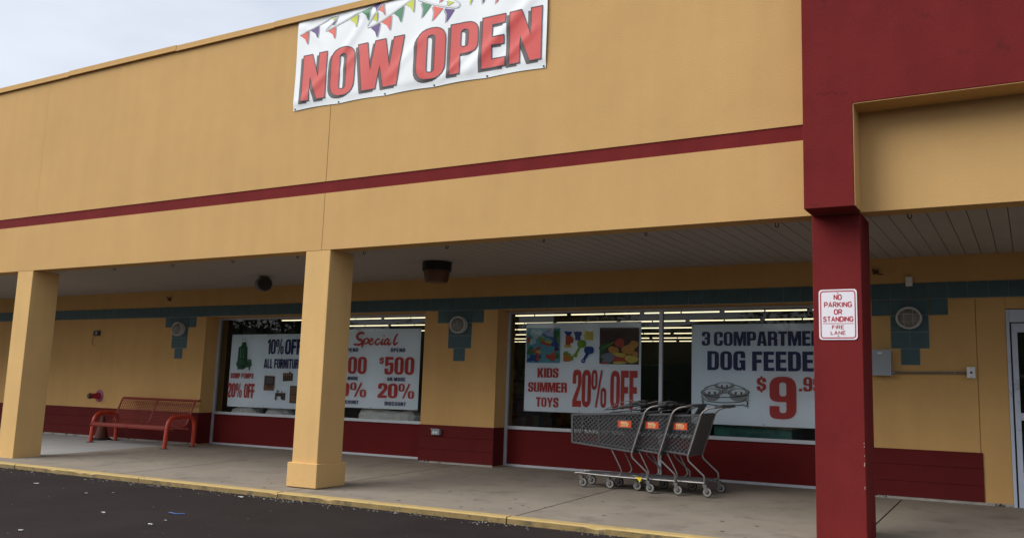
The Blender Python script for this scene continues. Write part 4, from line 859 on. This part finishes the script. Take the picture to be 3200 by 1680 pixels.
f = MB(); f.hexa([(-3.90, 11.62, .085), (-2.82, 11.62, .085), (-2.82, 12.2, .085), (-3.90, 12.2, .085), (-3.92, 11.60, .82), (-2.84, 11.61, .80), (-2.82, 12.22, .81), (-3.88, 12.22, .83)], mat('green_wrapped_goods', (.05, .16, .12), .25, .6, 5)); f.box(-3.0, -2.4, 12.3, 12.8, .085, .82, DRK2)
tag(f.obj('wrapped_pallet', bevel=.02), 'low green plastic-wrapped pallet behind the window below the dog feeder poster', 'pallet')
GOODS = [mat('goods_%s' % c, v, .6, .2, 6) for c, v in dict(red=(.45, .04, .06), blue=(.05, .12, .35), tan=(.5, .36, .2), white=(.75, .75, .7), green=(.08, .3, .12)).items()]
def shelf(x, y, ln, label):
    t = thing('store_shelf', label, 'shelf', (x, y, .06)); f = MB()
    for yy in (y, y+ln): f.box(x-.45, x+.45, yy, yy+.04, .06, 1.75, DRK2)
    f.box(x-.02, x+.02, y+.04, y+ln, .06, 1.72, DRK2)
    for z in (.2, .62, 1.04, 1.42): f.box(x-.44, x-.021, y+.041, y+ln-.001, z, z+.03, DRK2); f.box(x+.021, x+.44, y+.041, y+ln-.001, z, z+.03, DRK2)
    f.obj('rack', t); rd = random.Random(x); f = MB()
    for z in (.23, .65, 1.07, 1.45):
        yy = y+.06
        while yy < y+ln-.35:
            w = rd.uniform(.15, .32); h = rd.uniform(.16, .34); mm = rd.choice(GOODS)
            f.box(x+.04, x+.42, yy, yy+w, z+.001, z+h, mm); f.box(x-.42, x-.04, yy, yy+w, z+.001, z+h*.9, mm); yy += w+.01
    f.obj('goods', t); f.data = None if False else None
for x, y, ln, lab in ((-6.9, 16.0, 5, 'dark store shelf seen through the glass left of the toy poster'), (-5.3, 14.6, 6, 'dark store shelf seen through the glass left of the shopping carts'), (-7.7, 19.5, 7, 'dark stocked shelf deep inside the store, seen beside the window mullion'), (-12.2, 17, 6, 'dark store shelf standing behind the Special poster')): shelf(x, y, ln, lab)

# strip lights on the store ceiling
t = thing('strip_light', '', 'strip light', (0, 0, 0)); t_first = t
f = MB(); f.box(-1.16, 1.16, -.07, .07, -.045, 0, INTC); f.obj('housing', t)
for s_ in (-1, 1): f = MB(); f.tube([(s_*.025, 0, -.075), (s_*1.13, 0, -.075)], .017, TUBE, 8); f.obj('tube', t)
ROWS = [(23.15, 'nearest row'), (26.0, 'second row'), (28.85, 'third row'), (31.75, 'fourth row'), (34.55, 'fifth row'), (36.85, 'farthest row')]
ORD = ('leftmost', 'second from the left', 'third from the left', 'fourth from the left', 'fifth from the left', 'sixth from the left', 'seventh from the left', 'eighth from the left', 'ninth from the left', 'tenth from the left', 'eleventh from the left', 'twelfth from the left')
first = True
for ri, (y, rn) in enumerate(ROWS):
    xs = VIS[ri] if 'VIS' in globals() else [-23.3+2.42*i+.35*(ri % 3) for i in range(9)]
    for i, x in enumerate(xs):
        o = t if first else copy_tree(t_first); first = False
        o.location = (x, y, 3.549)
        tag(o, 'lit ceiling strip light, %s in the %s behind the glass' % (ORD[i], rn), 'strip light', 'strip lights on the store ceiling')

# ------------------------------------------------------------------ litter on the lot
lit = [(-11.05, 6.66, .11, .06, 'white', 'white crumpled paper scrap on the asphalt far left near the curb'), (-9.75, 6.46, .07, .03, 'white', 'small flat white paper scrap on the asphalt left of the blue strip'), (-8.25, 5.67, .07, .05, 'white', 'folded white paper scrap in the middle of the asphalt'), (-7.27, 5.48, .12, .025, 'white', 'long thin white paper strip lying lowest on the asphalt'),
       (-7.36, 5.70, .10, .02, 'white', 'thin white paper strip just below the blue strip on the asphalt'), (-7.85, 4.64, .07, .05, 'white', 'curled white scrap at the lower left corner of the asphalt'), (-8.16, 7.30, .11, .07, 'white', 'bright white paper scrap by the curb left of the centre column'), (-9.55, 6.66, .04, .03, 'white', 'tiny white scrap on the dark asphalt left of the centre column')]
LITW = mat('litter_white', (.72, .73, .75), .7)
for x, y, a, b, c, lab in lit:
    r = random.Random(x); f = MB(); n = 5; cs = []; a *= .55; b *= .6
    for i in range(n): cs.append([(x+(i/(n-1)-.5)*a, y+(j-.5)*b+r.uniform(-.1, .1)*b, -.068+abs(math.sin(i*1.3+j+x))*.014) for j in range(2)])
    f.add([p for q in cs for p in q], [(2*i, 2*i+2, 2*i+3, 2*i+1) for i in range(n-1)], LITW)
    tag(f.obj('paper_scrap'), lab, 'litter', 'paper scraps on the asphalt')
f = MB(); f.tube(smoothpath([(-7.78, 6.06, -.066), (-7.72, 6.04, -.06), (-7.66, 6.05, -.066), (-7.58, 6.09, -.062)], 5), .006, mat('blue_strip', (.03, .10, .30), .5), 6)
tag(f.obj('plastic_strip'), 'thin blue plastic strip lying on the dark asphalt', 'litter')
# crumbs of concrete and dirt along the gutter (uncountable)
f = MB(); r = random.Random(5); CRW, CRD = mat('pale_crumbs', (.42, .39, .34), .9, .3, 20), mat('dark_crumbs', (.015, .013, .012), .95)
def crumb(x, y, z, s, m):
    p = [(x+s*r.uniform(.6, 1.2)*math.cos(a+r.uniform(-.4, .4)), y+s*r.uniform(.6, 1.2)*math.sin(a), z) for a in (0, 1.57, 3.14, 4.71)]
    f.add(p+[(x, y, z+s*r.uniform(.5, .9))], [(0, 1, 4), (1, 2, 4), (2, 3, 4), (3, 0, 4)], m)
for i in range(5200):
    x = r.uniform(-18, -1.5); d = abs(r.gauss(0, .10)); cl = math.sin(x*2.3)+math.sin(x*5.1+1)+math.sin(x*.9+2)
    if cl < r.uniform(-2.2, 1.6): continue
    y = YK0-.002-d; m_ = CRW if r.random() < .24 else CRD
    crumb(x, y, -.073, r.uniform(.003, .011)*(1.5 if r.random() < .06 else 1), m_)
for i in range(170): crumb(r.uniform(-15, -1), r.uniform(2.5, 7.3), -.073, r.uniform(.003, .008), CRW if r.random() < .7 else LITW)
tag(f.obj('gutter_crumbs'), 'loose crumbs of concrete and dirt strewn along the gutter', 'debris', kind='stuff')
f = MB(); r = random.Random(9); GUM = mat('old_gum', (.07, .06, .05), .8)
for i in range(90):
    x, y = r.uniform(-14, .5), YK1+.05+abs(r.gauss(0, 1.0)); 
    if y > 11: continue
    n = 7; s = r.uniform(.008, .022); f.add([(x+s*math.cos(2*math.pi*j/n)*r.uniform(.8, 1.5), y+s*math.sin(2*math.pi*j/n)*.9, gz(y)+.0025) for j in range(n)], [tuple(range(n))], GUM)
tag(f.obj('gum_spots'), 'flattened dark gum spots scattered over the pale sidewalk', 'gum', kind='stuff')

# ------------------------------------------------------------------ across the lot: trees that the shop windows reflect
hl = MB(); r = random.Random(21); n = 60; prof_ = []
for i in range(n+1):
    x = -170+220*i/n; prof_.append((x, 10.3+1.2*math.sin(i*.41)+.7*math.sin(i*1.3)+r.uniform(-.4, .4)))
vs = []
for x, h in prof_: vs += [(x, -88, -.2), (x, -94, h*.55), (x, -102, h), (x, -125, h*1.05), (x, -160, -.2)]
hl.add(vs, [(i*5+j, (i+1)*5+j, (i+1)*5+j+1, i*5+j+1) for i in range(n) for j in range(4)], mat('wooded_slope', (.035, .05, .022), .95, .5, .5))
tag(hl.obj('hill', smooth=True), kind='structure')
LEAF = [mat('leaf_a', (.035, .065, .020), .7, .3, 2), mat('leaf_b', (.055, .085, .028), .7, .3, 2)]; BARK = mat('bark', (.08, .06, .045), .9)
def tree(x, y, h, cr, seed, label):
    t = thing('tree', label, 'tree', (x, y, -.072), 'trees across the parking lot'); r = random.Random(seed)
    f = MB(); f.tube([(x, y, -.1), (x+.1, y, h*.3), (x, y+.1, h*.6), (x+.1, y, h*.9)], [h*.028, h*.022, h*.014, h*.004], BARK, 8)
    cl = []
    for i in range(16):
        a = r.uniform(0, 6.28); z = h*r.uniform(.38, .97); rad = cr*math.sqrt(max(.05, 1-((z/h-.6)/.45)**2))*r.uniform(.35, .95)
        cl.append((x+rad*math.cos(a), y+rad*math.sin(a), z)); f.tube([(x, y, z*.7), ((x+cl[-1][0])/2, (y+cl[-1][1])/2, z*.88), cl[-1]], [h*.010, h*.006, h*.002], BARK, 5)
    f.obj('trunk', t); f = MB()
    for c in cl:
        for k in range(110):
            d = Vector((r.gauss(0, 1), r.gauss(0, 1), r.gauss(0, .8)))*cr*.2; p = Vector(c)+d; s = h*r.uniform(.012, .028); a = Vector((r.uniform(-1, 1), r.uniform(-1, 1), r.uniform(-1, 1))).normalized(); b = a.cross(Vector((r.uniform(-1, 1), r.uniform(-1, 1), .3))).normalized()
            f.add([p-a*s, p+b*s*.6, p+a*s, p-b*s*.6], [(0, 1, 2, 3)], LEAF[k % 2])
    f.obj('crown', t)
for i, (x, y, h, cr) in enumerate(((-64, -56, 7.6, 4), (-57, -60, 8.2, 4.5), (-50, -58, 7.4, 4.2), (-44, -55, 7, 4), (-38, -57, 8.2, 4.2), (-31, -40, 8.8, 3.2), (-22, -55, 7, 4), (-16, -42, 8.6, 3.4), (-9, -56, 7.4, 4))):
    tree(x, y, h, cr, i+1, 'leafy tree across the parking lot, %s of the row from the left' % ('first', 'second', 'third', 'fourth', 'fifth', 'tall sixth', 'seventh', 'tall eighth', 'last')[i])

for i, (x, y, h, cr) in enumerate(((-76, -54, 12.5, 5), (-84, -57, 13, 5.2), (-92, -54, 12, 5), (-100, -58, 13, 5.4), (-109, -55, 12, 5))):
    tree(x, y, h, cr, 40+i, 'tall broad tree across the lot, %s from the right in the tall group' % ('first', 'second', 'third', 'fourth', 'last')[i])
